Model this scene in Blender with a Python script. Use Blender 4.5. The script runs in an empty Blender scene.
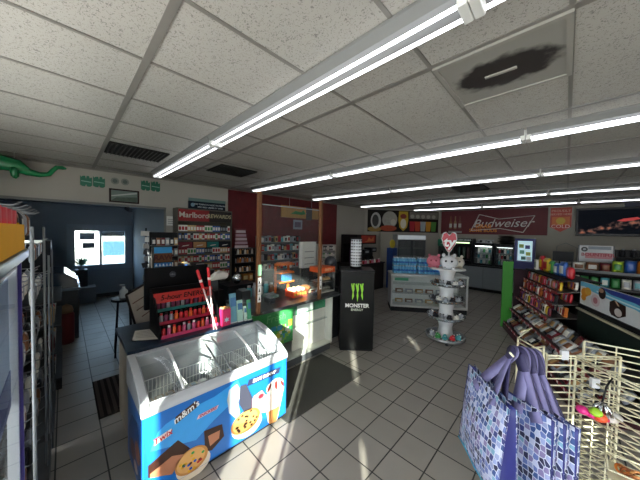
import bpy, bmesh, math, random
from mathutils import Vector, Matrix
S = bpy.context.scene
COL = S.collection
random.seed(7)
PI = math.pi

# ------------------------------------------------------------------ camera
cam_data = bpy.data.cameras.new('camera')
cam_data.sensor_width = 36.0
cam_data.lens = 36.0 * 251.2 / 640
cam_data.clip_start = 0.02
cam = bpy.data.objects.new('camera', cam_data)
COL.objects.link(cam)
_yaw, _pitch, _roll = 0.7754315, -0.0300958, 0.0199907
_f = Vector((-math.sin(_yaw)*math.cos(_pitch), math.cos(_yaw)*math.cos(_pitch), math.sin(_pitch)))
_r = _f.cross(Vector((0, 0, 1))).normalized()
_u = _r.cross(_f)
_r2 = math.cos(_roll)*_r + math.sin(_roll)*_u
_u2 = -math.sin(_roll)*_r + math.cos(_roll)*_u
cam.matrix_world = Matrix(((_r2.x, _u2.x, -_f.x, 0), (_r2.y, _u2.y, -_f.y, 0), (_r2.z, _u2.z, -_f.z, 2.0), (0, 0, 0, 1)))
S.camera = cam

# ------------------------------------------------------------------ world, sun, exposure
S.view_settings.view_transform = 'Standard'
S.view_settings.look = 'None'
S.view_settings.gamma = 1.0
S.view_settings.use_curve_mapping = False
S.view_settings.exposure = 0.35
W = bpy.data.worlds.new('sky')
S.world = W
W.use_nodes = True
nt = W.node_tree
bg = nt.nodes['Background']
bg.inputs['Color'].default_value = (0.55, 0.74, 1.0, 1)
bg.inputs['Strength'].default_value = 6.0
sun_d = bpy.data.lights.new('sun', 'SUN')
sun_d.energy = 36.0
sun_d.color = (1.0, 0.93, 0.82)
sun_d.angle = math.radians(0.8)
sun = bpy.data.objects.new('sun', sun_d)
COL.objects.link(sun)
sun.rotation_euler = Vector((-0.643, 0.766, -0.287)).to_track_quat('-Z', 'Y').to_euler()

# ------------------------------------------------------------------ helpers
def lin(h):
    out = []
    for i in (0, 2, 4):
        c = int(h[i:i+2], 16)/255
        out.append(c/12.92 if c <= 0.04045 else ((c+0.055)/1.055)**2.4)
    return tuple(out)+(1,)

MATS = {}
def M(h, rough=0.5, metal=0.0, var=0.06, scale=14.0, emit=0.0, coat=0.0):
    """plain coloured procedural material with a little noise in its colour"""
    key = (h, rough, metal, var, scale, emit, coat)
    if key in MATS: return MATS[key]
    m = bpy.data.materials.new('surface_'+h)
    m.use_nodes = True
    n = m.node_tree; b = n.nodes['Principled BSDF']
    c = lin(h)
    tc = n.nodes.new('ShaderNodeTexCoord'); nz = n.nodes.new('ShaderNodeTexNoise')
    nz.inputs['Scale'].default_value = scale; nz.inputs['Detail'].default_value = 2
    n.links.new(tc.outputs['Object'], nz.inputs['Vector'])
    mx = n.nodes.new('ShaderNodeMix'); mx.data_type = 'RGBA'
    mx.inputs[6].default_value = tuple(max(0, v*(1-var)) for v in c[:3])+(1,)
    mx.inputs[7].default_value = tuple(min(1, v*(1+var)) for v in c[:3])+(1,)
    n.links.new(nz.outputs['Fac'], mx.inputs[0]); n.links.new(mx.outputs[2], b.inputs['Base Color'])
    b.inputs['Roughness'].default_value = rough
    b.inputs['Metallic'].default_value = metal
    if max(c[:3]) < 0.03 and not coat: b.inputs['Specular IOR Level'].default_value = 0.2
    if coat: b.inputs['Coat Weight'].default_value = coat
    if emit:
        b.inputs['Emission Color'].default_value = c
        b.inputs['Emission Strength'].default_value = emit
    MATS[key] = m
    return m

def glass(name='clear_glass', tint=(0.9, 0.95, 0.94), alpha=0.14, rough=0.02):
    """thin pane: mostly see-through with a glossy coat"""
    if name in MATS: return MATS[name]
    m = bpy.data.materials.new(name); m.use_nodes = True
    n = m.node_tree; n.nodes.clear()
    out = n.nodes.new('ShaderNodeOutputMaterial')
    tr = n.nodes.new('ShaderNodeBsdfTransparent'); tr.inputs['Color'].default_value = tint+(1,)
    gl = n.nodes.new('ShaderNodeBsdfGlossy'); gl.inputs['Roughness'].default_value = rough
    df = n.nodes.new('ShaderNodeBsdfDiffuse'); df.inputs['Color'].default_value = (0.6, 0.65, 0.65, 1)
    lw = n.nodes.new('ShaderNodeLayerWeight'); lw.inputs['Blend'].default_value = 0.5
    pw = n.nodes.new('ShaderNodeMath'); pw.operation = 'POWER'; pw.inputs[1].default_value = 4.0
    fr = n.nodes.new('ShaderNodeMath'); fr.operation = 'MULTIPLY_ADD'; fr.inputs[1].default_value = 0.6; fr.inputs[2].default_value = 0.04
    n.links.new(lw.outputs['Facing'], pw.inputs[0]); n.links.new(pw.outputs[0], fr.inputs[0])
    nz = n.nodes.new('ShaderNodeTexNoise'); nz.inputs['Scale'].default_value = 6
    mp = n.nodes.new('ShaderNodeMapRange'); mp.inputs[3].default_value = alpha*0.3; mp.inputs[4].default_value = alpha
    n.links.new(nz.outputs['Fac'], mp.inputs[0])
    m1 = n.nodes.new('ShaderNodeMixShader'); m2 = n.nodes.new('ShaderNodeMixShader')
    n.links.new(mp.outputs[0], m1.inputs[0]); n.links.new(tr.outputs[0], m1.inputs[1]); n.links.new(df.outputs[0], m1.inputs[2])
    n.links.new(fr.outputs[0], m2.inputs[0]); n.links.new(m1.outputs[0], m2.inputs[1]); n.links.new(gl.outputs[0], m2.inputs[2])
    n.links.new(m2.outputs[0], out.inputs[0])
    MATS[name] = m
    return m

class MB:
    """collects shapes into one mesh"""
    def __init__(s): s.v = []; s.f = []; s.m = []; s.sm = []
    def add(s, vs, fs, mi=0, smooth=False):
        o = len(s.v); s.v += [tuple(p) for p in vs]
        for f in fs: s.f.append([o+i for i in f]); s.m.append(mi); s.sm.append(smooth)
        return s
    def box(s, a, b, mi=0):
        x0, y0, z0 = a; x1, y1, z1 = b
        return s.add([(x0,y0,z0),(x1,y0,z0),(x1,y1,z0),(x0,y1,z0),(x0,y0,z1),(x1,y0,z1),(x1,y1,z1),(x0,y1,z1)],
              [(0,3,2,1),(4,5,6,7),(0,1,5,4),(1,2,6,5),(2,3,7,6),(3,0,4,7)], mi)
    def obox(s, c, size, rot=(0,0,0), mi=0):
        from mathutils import Euler
        R = Euler(rot).to_matrix(); h = [d/2 for d in size]; c = Vector(c)
        vs = [c+R@Vector((sx*h[0], sy*h[1], sz*h[2])) for sz in (-1,1) for sx, sy in ((-1,-1),(1,-1),(1,1),(-1,1))]
        return s.add(vs, [(0,3,2,1),(4,5,6,7),(0,1,5,4),(1,2,6,5),(2,3,7,6),(3,0,4,7)], mi)
    def cyl(s, p0, p1, r0, r1=None, n=12, mi=0, smooth=True):
        r1 = r0 if r1 is None else r1
        p0 = Vector(p0); p1 = Vector(p1); d = (p1-p0).normalized()
        a = d.orthogonal().normalized(); b = d.cross(a)
        vs = []
        for p, r in ((p0, r0), (p1, r1)):
            for i in range(n):
                t = 2*PI*i/n; vs.append(p+a*math.cos(t)*r+b*math.sin(t)*r)
        s.add(vs, [(i, (i+1)%n, n+(i+1)%n, n+i) for i in range(n)], mi, smooth)
        o = len(s.v)-2*n
        s.f.append([o+i for i in range(n)][::-1]); s.m.append(mi); s.sm.append(False)
        s.f.append([o+n+i for i in range(n)]); s.m.append(mi); s.sm.append(False)
        return s
    def tube(s, pts, r, n=6, mi=0):
        pts = [Vector(p) for p in pts]; vs = []; fs = []
        a = None
        for i, p in enumerate(pts):
            d = (pts[min(i+1, len(pts)-1)]-pts[max(i-1, 0)]).normalized()
            a = d.orthogonal().normalized() if a is None else (a-d*a.dot(d)).normalized()
            b = d.cross(a); rr = r[i] if isinstance(r, (list, tuple)) else r
            vs += [p+a*math.cos(2*PI*k/n)*rr+b*math.sin(2*PI*k/n)*rr for k in range(n)]
        for i in range(len(pts)-1):
            for k in range(n): fs.append((i*n+k, i*n+(k+1)%n, (i+1)*n+(k+1)%n, (i+1)*n+k))
        fs.append(tuple(range(n))[::-1]); fs.append(tuple((len(pts)-1)*n+k for k in range(n)))
        return s.add(vs, fs, mi, True)
    def lathe(s, prof, n=16, c=(0,0,0), mi=0, smooth=True):
        vs = []; fs = []
        for r, z in prof:
            vs += [(c[0]+r*math.cos(2*PI*k/n), c[1]+r*math.sin(2*PI*k/n), c[2]+z) for k in range(n)]
        for i in range(len(prof)-1):
            for k in range(n): fs.append((i*n+k, i*n+(k+1)%n, (i+1)*n+(k+1)%n, (i+1)*n+k))
        if prof[0][0] > 1e-5: fs.append(tuple(range(n))[::-1])
        if prof[-1][0] > 1e-5: fs.append(tuple((len(prof)-1)*n+k for k in range(n)))
        return s.add(vs, fs, mi, smooth)
    def ball(s, c, r, n=12, m=8, mi=0):
        rx, ry, rz = r if isinstance(r, (tuple, list)) else (r, r, r)
        prof = [(max(1e-6, math.sin(PI*i/m)), -math.cos(PI*i/m)) for i in range(m+1)]
        vs = []; fs = []
        for a, z in prof: vs += [(c[0]+rx*a*math.cos(2*PI*k/n), c[1]+ry*a*math.sin(2*PI*k/n), c[2]+rz*z) for k in range(n)]
        for i in range(m):
            for k in range(n): fs.append((i*n+k, i*n+(k+1)%n, (i+1)*n+(k+1)%n, (i+1)*n+k))
        return s.add(vs, fs, mi, True)
    def plate(s, poly, o, ax, ay, t, mi=0):
        """polygon in the plane o + a*ax + b*ay, with thickness t along ax x ay"""
        o = Vector(o); ax = Vector(ax); ay = Vector(ay); nn = ax.cross(ay).normalized()*t
        vs = [o+ax*a+ay*b for a, b in poly]; k = len(vs)
        return s.add(vs+[v+nn for v in vs], [tuple(range(k))[::-1], tuple(range(k, 2*k))]+[(i, (i+1)%k, k+(i+1)%k, k+i) for i in range(k)], mi)
    def xf(s, mat, start=0):
        for i in range(start, len(s.v)): s.v[i] = tuple(mat@Vector(s.v[i]))
        return s
    def build(s, name, mats, parent=None, bevel=0.0, loc=None):
        me = bpy.data.meshes.new(name)
        me.from_pydata(s.v, [], s.f)
        mats = mats if isinstance(mats, (list, tuple)) else [mats]
        for m in mats: me.materials.append(m)
        me.polygons.foreach_set('material_index', s.m); me.polygons.foreach_set('use_smooth', s.sm)
        bm = bmesh.new(); bm.from_mesh(me)
        bmesh.ops.remove_doubles(bm, verts=bm.verts, dist=1e-5)
        bmesh.ops.recalc_face_normals(bm, faces=bm.faces); bm.to_mesh(me); bm.free()
        ob = bpy.data.objects.new(name, me); COL.objects.link(ob)
        if parent: ob.parent = parent
        if loc: ob.location = loc
        if bevel:
            bv = ob.modifiers.new('bevel', 'BEVEL'); bv.width = bevel; bv.segments = 2; bv.limit_method = 'ANGLE'
        return ob

def tag(o, label, cat, group=None, kind=None):
    o['label'] = label; o['category'] = cat
    if group: o['group'] = group
    if kind: o['kind'] = kind
    return o
def thing(name, label, cat, loc=(0,0,0), rz=0, group=None):
    o = bpy.data.objects.new(name, None); COL.objects.link(o)
    o.location = loc; o.rotation_euler = (0, 0, rz); o.empty_display_size = 0.1
    return tag(o, label, cat, group)
def dup(root, loc=None, rz=None, label=None, group=None, scale=None):
    r = root.copy(); COL.objects.link(r)
    if loc is not None: r.location = loc
    if rz is not None: r.rotation_euler = (0, 0, rz)
    if scale is not None: r.scale = scale
    if label: r['label'] = label
    if group: r['group'] = group
    for ch in list(root.children):
        c = ch.copy(); COL.objects.link(c); c.parent = r
        for g in ch.children:
            d = g.copy(); COL.objects.link(d); d.parent = c
    return r
def struct(o):
    o['kind'] = 'structure'; return o

FONTC = {}
def text(name, s, size, mat, parent, o, ax, ay, depth=0.002, shear=0.0, align='CENTER', bold=0.0):
    """raised lettering in the plane o + a*ax + b*ay, as a mesh"""
    cu = bpy.data.curves.new('t', 'FONT'); cu.body = s; cu.size = size; cu.align_x = align; cu.align_y = 'CENTER'
    cu.extrude = depth/2; cu.shear = shear; cu.offset = bold; cu.resolution_u = 3
    to = bpy.data.objects.new('t', cu); COL.objects.link(to)
    dg = bpy.context.evaluated_depsgraph_get()
    me = bpy.data.meshes.new_from_object(to.evaluated_get(dg)); bpy.data.objects.remove(to)
    ax = Vector(ax).normalized(); ay = Vector(ay).normalized(); az = ax.cross(ay)
    me.transform(Matrix(((ax.x, ay.x, az.x, o[0]), (ax.y, ay.y, az.y, o[1]), (ax.z, ay.z, az.z, o[2]), (0,0,0,1))))
    me.materials.clear(); me.materials.append(mat)
    ob = bpy.data.objects.new(name, me); COL.objects.link(ob)
    if parent: ob.parent = parent
    return ob

# measuring helper: where the ray through a spot of the photograph meets a real plane of the room
def _ray(x, y): return _r2*((x-320)/251.2)-_u2*((y-240)/251.2)+_f
def at(x, y, X=None, Y=None, Z=None):
    d = _ray(x, y)
    k = X/d.x if X is not None else Y/d.y if Y is not None else (Z-2)/d.z
    return Vector((d.x*k, d.y*k, 2+d.z*k))
ORD = ['first','second','third','fourth','fifth','sixth','seventh','eighth','ninth','tenth','eleventh','twelfth','thirteenth','fourteenth','fifteenth','sixteenth','seventeenth','eighteenth','nineteenth','twentieth']

# ------------------------------------------------------------------ room materials
def grid_mat(name, base, line, x0, dx, y0, dy, w, rough, speck=0.0, bumpy=0.0, mott=0.1):
    m = bpy.data.materials.new(name); m.use_nodes = True
    n = m.node_tree; b = n.nodes['Principled BSDF']
    tc = n.nodes.new('ShaderNodeTexCoord'); sp = n.nodes.new('ShaderNodeSeparateXYZ')
    n.links.new(tc.outputs['Object'], sp.inputs[0])
    def mth(op, a, bv=None):
        q = n.nodes.new('ShaderNodeMath'); q.operation = op
        for i, v in enumerate((a, bv)):
            if v is None: continue
            if isinstance(v, (int, float)): q.inputs[i].default_value = v
            else: n.links.new(v, q.inputs[i])
        return q.outputs[0]
    facs = []; cells = []
    for ax, o0, d in ((0, x0, dx), (1, y0, dy)):
        t = mth('DIVIDE', mth('SUBTRACT', sp.outputs[ax], o0), d)
        fr = mth('SUBTRACT', t, mth('ROUND', t))
        facs.append(mth('LESS_THAN', mth('ABSOLUTE', fr), w/2/d))
        cells.append(mth('FLOOR', t))
    ln = mth('MAXIMUM', facs[0], facs[1])
    wn = n.nodes.new('ShaderNodeTexWhiteNoise'); wn.noise_dimensions = '2D'
    cb = n.nodes.new('ShaderNodeCombineXYZ'); n.links.new(cells[0], cb.inputs[0]); n.links.new(cells[1], cb.inputs[1])
    n.links.new(cb.outputs[0], wn.inputs['Vector'])
    nz = n.nodes.new('ShaderNodeTexNoise'); nz.inputs['Scale'].default_value = 3.0; nz.inputs['Detail'].default_value = 6
    n.links.new(tc.outputs['Object'], nz.inputs['Vector'])
    val = mth('ADD', mth('MULTIPLY', wn.outputs['Value'], mott), mth('MULTIPLY', nz.outputs['Fac'], mott*1.6))
    mx = n.nodes.new('ShaderNodeMix'); mx.data_type = 'RGBA'; c = lin(base)
    mx.inputs[6].default_value = tuple(v*(1-mott*1.2) for v in c[:3])+(1,); mx.inputs[7].default_value = tuple(min(1, v*(1+mott)) for v in c[:3])+(1,)
    n.links.new(mth('DIVIDE', val, mott*2.6), mx.inputs[0])
    col = mx.outputs[2]
    if speck:
        n2 = n.nodes.new('ShaderNodeTexNoise'); n2.inputs['Scale'].default_value = 85; n2.inputs['Detail'].default_value = 1; n2.inputs['Distortion'].default_value = 1.5
        n.links.new(tc.outputs['Object'], n2.inputs['Vector'])
        th = mth('LESS_THAN', n2.outputs['Fac'], 0.38)
        m3 = n.nodes.new('ShaderNodeMix'); m3.data_type = 'RGBA'
        n.links.new(mth('MULTIPLY', th, speck), m3.inputs[0]); n.links.new(col, m3.inputs[6]); m3.inputs[7].default_value = lin('4a4743')
        col = m3.outputs[2]
    m4 = n.nodes.new('ShaderNodeMix'); m4.data_type = 'RGBA'
    n.links.new(ln, m4.inputs[0]); n.links.new(col, m4.inputs[6]); m4.inputs[7].default_value = lin(line)
    n.links.new(m4.outputs[2], b.inputs['Base Color'])
    b.inputs['Roughness'].default_value = rough
    if not speck:
        rr = n.nodes.new('ShaderNodeMapRange'); rr.inputs[3].default_value = rough-0.08; rr.inputs[4].default_value = rough+0.15
        n.links.new(nz.outputs['Fac'], rr.inputs[0]); n.links.new(rr.outputs[0], b.inputs['Roughness'])
        bp = n.nodes.new('ShaderNodeBump'); bp.inputs['Strength'].default_value = 0.5; bp.inputs['Distance'].default_value = 0.002; bp.invert = True
        n.links.new(ln, bp.inputs['Height']); n.links.new(bp.outputs[0], b.inputs['Normal'])
    return m

CH = 3.016
wall_m = M('a6a196', 0.8, var=0.05, scale=2)
alc_m = M('8b97a4', 0.75, var=0.05, scale=2)
floor_m = grid_mat('floor_tiles', '98928a', '2b2927', -1.71, 0.308, -0.065, 0.31, 0.011, 0.38)
ceil_m = grid_mat('ceiling_tiles', 'a6a29a', 'a6a29a', 0, 0.6096, 0.356, 1.219, 0.001, 0.95, speck=0.55, mott=0.05)
struct(MB().box((-9.75,-1.45,-0.1), (3.75,11.4,0)).build('floor', floor_m))
struct(MB().box((-5.95,-1.45,CH), (3.75,11.4,CH+0.1)).build('ceiling', ceil_m))
struct(MB().box((-9.75,-1.45,2.62), (-5.95,1.65,2.72)).build('ceiling_alcove', alc_m))
# walls
struct(MB().box((-5.95,-1.45,2.44), (-5.8,1.45,CH)).box((-5.95,1.45,0), (-5.8,8.45,CH)).build('wall_left', wall_m))
dv = Vector((-3.87+5.8, 11.2-8.45, 0)); dl = dv.length; dvn = dv/dl; dnn = Vector((dvn.y, -dvn.x, 0))
mb = MB()
for a, b, z0, z1 in ((0, dl, 0, CH),):
    p = Vector((-5.8, 8.45, 0))
    q = [p+dvn*a, p+dvn*b, p+dvn*b-dnn*0.12, p+dvn*a-dnn*0.12]
    mb.add([(v.x, v.y, z0) for v in q]+[(v.x, v.y, z1) for v in q], [(0,1,2,3),(4,5,6,7),(0,1,5,4),(1,2,6,5),(2,3,7,6),(3,0,4,7)])
struct(mb.build('wall_corner', wall_m))
struct(MB().box((-4.0,11.2,0), (3.75,11.35,CH)).build('wall_back', M('989488', 0.8, var=0.05, scale=2)))
struct(MB().box((3.6,-1.45,0), (3.75,11.2,CH)).build('wall_right', wall_m))
# unseen shop front, openings shaped to cast the sun patches, set between posters
ops = [(-0.72,-0.52,0.8,2.2), (-0.12,0.60,0.25,2.75), (1.40,1.53,0.9,1.26), (1.40,1.56,1.52,1.80), (2.80,3.04,2.10,2.26), (-3.3,-1.9,1.5,2.5), (1.9, 3.3, 0.2, 0.5)]
fill_posters = [(-3.3,-0.8,0.3,1.45),(-1.8,-0.8,1.5,2.8),(-3.3,-1.9,2.55,2.8),(0.68,1.34,0.3,2.8),(1.6,2.74,0.6,2.8),(3.1,3.5,0.6,2.8),(1.36,1.58,1.85,2.8)]  # unseen translucent sheets, added to give the room soft fill light
xs = sorted({-9.75, 3.75}|{o[0] for o in ops}|{o[1] for o in ops}|{v for o in fill_posters for v in o[:2]}); zs = sorted({0, CH}|{o[2] for o in ops}|{o[3] for o in ops}|{v for o in fill_posters for v in o[2:]})
mb = MB()
for i in range(len(xs)-1):
    for j in range(len(zs)-1):
        cx, cz = (xs[i]+xs[i+1])/2, (zs[j]+zs[j+1])/2
        if any(o[0] < cx < o[1] and o[2] < cz < o[3] for o in ops+fill_posters): continue
        mb.box((xs[i],-1.40,zs[j]), (xs[i+1],-1.30,zs[j+1]))
struct(mb.build('wall_front', wall_m))
for i, o in enumerate(ops):
    struct(MB().box((o[0],-1.36,o[2]), (o[1],-1.355,o[3])).build('window_%d' % (i+2), glass()))
pm = bpy.data.materials.new('thin_paper'); pm.use_nodes = True
n = pm.node_tree; n.nodes.clear(); ou = n.nodes.new('ShaderNodeOutputMaterial'); d1 = n.nodes.new('ShaderNodeBsdfDiffuse'); d2 = n.nodes.new('ShaderNodeBsdfTranslucent')
nz = n.nodes.new('ShaderNodeTexNoise'); nz.inputs['Scale'].default_value = 3; mp = n.nodes.new('ShaderNodeMapRange'); mp.inputs[3].default_value = 0.6; mp.inputs[4].default_value = 0.7
n.links.new(nz.outputs['Fac'], mp.inputs[0]); mx = n.nodes.new('ShaderNodeMixShader'); n.links.new(mp.outputs[0], mx.inputs[0])
d1.inputs['Color'].default_value = (0.8,0.8,0.78,1); d2.inputs['Color'].default_value = (0.85,0.85,0.85,1)
n.links.new(d1.outputs[0], mx.inputs[1]); n.links.new(d2.outputs[0], mx.inputs[2]); n.links.new(mx.outputs[0], ou.inputs[0])
for i, o in enumerate(fill_posters):
    struct(MB().add([(o[0],-1.35,o[2]),(o[1],-1.35,o[2]),(o[1],-1.35,o[3]),(o[0],-1.35,o[3])], [(0,1,2,3)]).build('window_%d' % (i+12), pm))  # paper sheet added to diffuse daylight, not glazing
# unseen pavement added to bounce sunlight up, outside the posters in the shop front
struct(MB().box((-20,-14,-0.3), (16,-1.45,-0.12)).build('ground_front', M('c9c3b6', 0.9, var=0.1, scale=1)))
# alcove with its window
AX = -9.6
struct(MB().box((AX-0.15,-1.45,0), (AX,0.17,2.62)).box((AX-0.15,1.34,0), (AX,1.65,2.62)).box((AX-0.15,0.17,0), (AX,1.34,0.9))
       .box((AX-0.15,0.17,1.97), (AX,1.34,2.62)).build('wall_alcove', alc_m))
struct(MB().box((AX,1.5,0), (-5.95,1.65,2.62)).build('wall_alcove_side', alc_m))
wf = M('8fa0b2', 0.4)
win = struct(MB().box((AX-0.10,0.17,1.91), (AX+0.03,1.34,1.97)).box((AX-0.10,0.17,0.9), (AX+0.06,1.34,0.95)).box((AX-0.10,0.17,0.95), (AX+0.03,0.21,1.91))
      .box((AX-0.10,1.30,0.95), (AX+0.03,1.34,1.91)).box((AX-0.08,0.72,0.95), (AX+0.02,0.77,1.91)).box((AX,0.05,0.8), (AX+0.03,1.46,0.9)).box((AX,1.34,0.9), (AX+0.03,1.46,2.05)).box((AX,0.05,0.9), (AX+0.03,0.17,2.05)).box((AX,0.05,1.97), (AX+0.03,1.46,2.09)).build('window_1', wf))
MB().box((AX-0.05,0.21,0.95), (AX-0.045,1.30,1.91)).build('pane', glass(), win)
dark = M('2b2724', 0.5)
struct(MB().box((AX,-1.3,0), (AX+0.02,1.5,0.1)).box((AX,1.48,0), (-5.95,1.5,0.1)).build('baseboard_alcove', M('3b434c', 0.5)))
struct(MB().box((-5.8,1.5,0), (-5.78,8.4,0.1)).build('baseboard_left', dark))
struct(MB().box((-5.82,-1.3,2.40), (-5.78,1.45,2.44)).build('trim_1', M('6b6c69', 0.6)))
# ceiling T-bars
bar = M('77736c', 0.55, 0.1)
mb = MB(); y = 0.356-1.219
while y < 11.2:
    mb.box((-5.8,y-0.02,CH-0.006), (3.6,y+0.02,CH)); y += 1.219
x = -0.018+0.61*5
while x > -5.8:
    mb.box((x-0.011,-1.3,CH-0.005), (x+0.011,11.2,CH)); x -= 0.6096
mb.box((-5.8,-1.3,CH-0.03), (-5.78,8.4,CH)); mb.box((-3.85,11.18,CH-0.03), (3.6,11.2,CH))
struct(mb.build('trim_2', bar))
# outside, beyond the alcove window
struct(MB().box((-40,-16,-0.4), (-9.9,18,-0.3)).build('ground_outside', M('e0d3bd', 0.9, var=0.12, scale=0.6)))
t = thing('blue_fence', 'long blue hoarding standing across the sunlit ground outside the window', 'fence', (-22,3,-0.3))
MB().box((0,-1.2,0.45), (0.08,9,1.45)).build('panel', M('1f469c', 0.8, var=0.2, scale=1.5), t)
for k in range(5): MB().box((-0.1,-1.1+k*2.5-0.05,0), (0,-1.1+k*2.5+0.05,1.4)).build('post', M('7a8290', 0.6), t)
t = thing('white_building', 'low white building beyond the blue hoarding outside the window', 'building', (-34,4,-0.3))
MB().box((-3,-8,0), (0,12,3.1)).build('wall', M('f1f1ee', 0.8), t); MB().box((-3.2,-8.2,3.1), (0.3,12.2,3.3)).build('roof', M('d8d8d6', 0.8), t)
t = thing('window_awning', 'dark awning hanging over the right pane outside the alcove window', 'awning', (-9.77,1.02,1.80))
MB().plate([(-0.3,0),(0.5,0),(0.5,0.25),(-0.3,0.25)], (0,0,0), (0,1,0), (-0.9,0,0.45), 0.02).box((0.0,-0.3,-0.04), (0.015,0.5,0.10)).build('canvas', M('2d3138', 0.8), t)
for yy in (-0.28,0.48): MB().tube([(0.06,yy,0), (-0.23,yy,0.12)], 0.01).build('bracket', M('55585c', 0.4, 0.8), t)
for k, (z0, z1, y0, y1, c, what) in enumerate(((1.66,1.86,0.3,0.62,'a9b9c8','pale blue notice stuck high on the left pane of the alcove window'), (1.42,1.58,0.36,0.62,'5f6b78','dark grey notice stuck below the pale one on the left alcove pane'))):
    tag(MB().box((AX-0.044,y0,z0), (AX-0.04,y1,z1)).box((AX-0.04,y0+0.04,z0+0.05), (AX-0.039,y1-0.04,z0+0.07), 1).box((AX-0.04,y0+0.04,z0+0.09), (AX-0.039,y1-0.04,z0+0.11), 1).build('window_notice', [M(c, 0.7), M('6f8296', 0.7)]), what, 'notice')

# ------------------------------------------------------------------ ceiling fittings
tube_m = M('f4f8ff', 0.4, emit=4.0, var=0.0)
hous = M('6c6c69', 0.6)
def light_fixture(x0, x1, y, label, group):
    t = thing('fluorescent_light', label, 'ceiling light', ((x0+x1)/2, y, 2.90), 0, group)
    h = (x1-x0)/2-0.01
    MB().plate([(-0.09,0.116),(0.09,0.116),(0.09,0.1),(0.06,0.058),(-0.06,0.058),(-0.09,0.1)], (-h,0,0), (0,1,0), (0,0,1), 2*h).build('housing', hous, t)
    for s in (-1, 1): MB().cyl((-h+0.03,s*0.042,0.030), (h-0.03,s*0.042,0.028), 0.009, n=10).build('tube', tube_m, t)
    for s in (-1, 1): MB().box((s*h-0.009 if s < 0 else s*h-0.03,-0.06,0.012), (s*h+0.009 if s > 0 else s*h+0.03,0.06,0.115)).build('end_cap', M('d8d7d2', 0.4), t, 0.006)
    return t
rows = [1.17, 3.12, 5.05, 7.4, 9.6]
for r, y in enumerate(rows):
    xs0 = [-5.25, -2.78, -0.31, 2.16] if r < 4 else [-4.3, -2.0, 0.2, 2.4]
    for k in range(3):
        if r == 5 and k == 0: xs0[0] = -3.6
        light_fixture(xs0[k], xs0[k+1], y, 'twin-tube fluorescent strip light, %s row from the front window, %s' % (ORD[r], ['end nearest the tobacco wall','middle of the row','end nearest the right-hand wall'][k]), 'fluorescent strip lights on the ceiling')

t = thing('ceiling_vent', 'square return air vent stained with a black dusty blotch, nearest overhead', 'vent', (-0.315,1.885,CH))
vm = bpy.data.materials.new('stained_vent'); vm.use_nodes = True
n = vm.node_tree; b = n.nodes['Principled BSDF']; tc = n.nodes.new('ShaderNodeTexCoord'); mp = n.nodes.new('ShaderNodeMapping')
mp.inputs['Scale'].default_value = (3.0, 4.4, 0.0)
nz = n.nodes.new('ShaderNodeTexNoise'); nz.inputs['Scale'].default_value = 12; nz.inputs['Detail'].default_value = 5
gr = n.nodes.new('ShaderNodeTexGradient'); gr.gradient_type = 'SPHERICAL'
ad = n.nodes.new('ShaderNodeMath'); ad.operation = 'MULTIPLY_ADD'; ad.inputs[1].default_value = 0.6
cr = n.nodes.new('ShaderNodeValToRGB'); cr.color_ramp.elements[0].position = 0.46; cr.color_ramp.elements[1].position = 0.66
cr.color_ramp.elements[0].color = lin('8b8881'); cr.color_ramp.elements[1].color = lin('2b2624')
n.links.new(tc.outputs['Object'], mp.inputs[0]); n.links.new(mp.outputs[0], gr.inputs[0]); n.links.new(tc.outputs['Object'], nz.inputs['Vector'])
n.links.new(nz.outputs['Fac'], ad.inputs[0]); n.links.new(gr.outputs['Fac'], ad.inputs[2]); n.links.new(ad.outputs[0], cr.inputs[0]); n.links.new(cr.outputs[0], b.inputs['Base Color'])
MB().box((-0.28,-0.28,-0.012), (0.28,0.28,-0.004)).build('grille', vm, t)
fm = M('8f8b83', 0.5)
MB().box((-0.305,-0.305,-0.02), (0.305,-0.28,0)).box((-0.305,0.28,-0.02), (0.305,0.305,0)).box((-0.305,-0.28,-0.02), (-0.28,0.28,0)).box((0.28,-0.28,-0.02), (0.305,0.28,0)).build('frame', fm, t)
MB().box((-0.09,-0.012,-0.018), (0.07,0.012,-0.012)).build('handle', M('9a958d', 0.5), t)
def grille(x0, x1, y0, y1, label):
    t = thing('ceiling_vent', label, 'vent', ((x0+x1)/2, (y0+y1)/2, CH), 0, 'dark louvred ceiling vents')
    hx, hy = (x1-x0)/2, (y1-y0)/2
    MB().box((-hx,-hy,-0.015), (hx,hy,0)).build('backing', M('262523', 0.8), t)
    mb = MB(); k = -hy+0.03
    while k < hy: mb.obox((0,k,-0.02), (2*hx-0.02,0.03,0.004), (0.6,0,0)); k += 0.045
    mb.build('louvres', M('3a3835', 0.7), t)
for cx, cy, lab in ((-4.12,0.69,'black louvred ceiling vent above the tooth-shaped cutouts, left of the first light row'), (-4.08,2.0,'black louvred ceiling vent above the red wall, right of the first light row'), (-1.5,6.1,'black louvred vent far down the ceiling towards the beer banner')):
    grille(cx-0.29, cx+0.29, cy-0.31, cy+0.31, lab)
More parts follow.
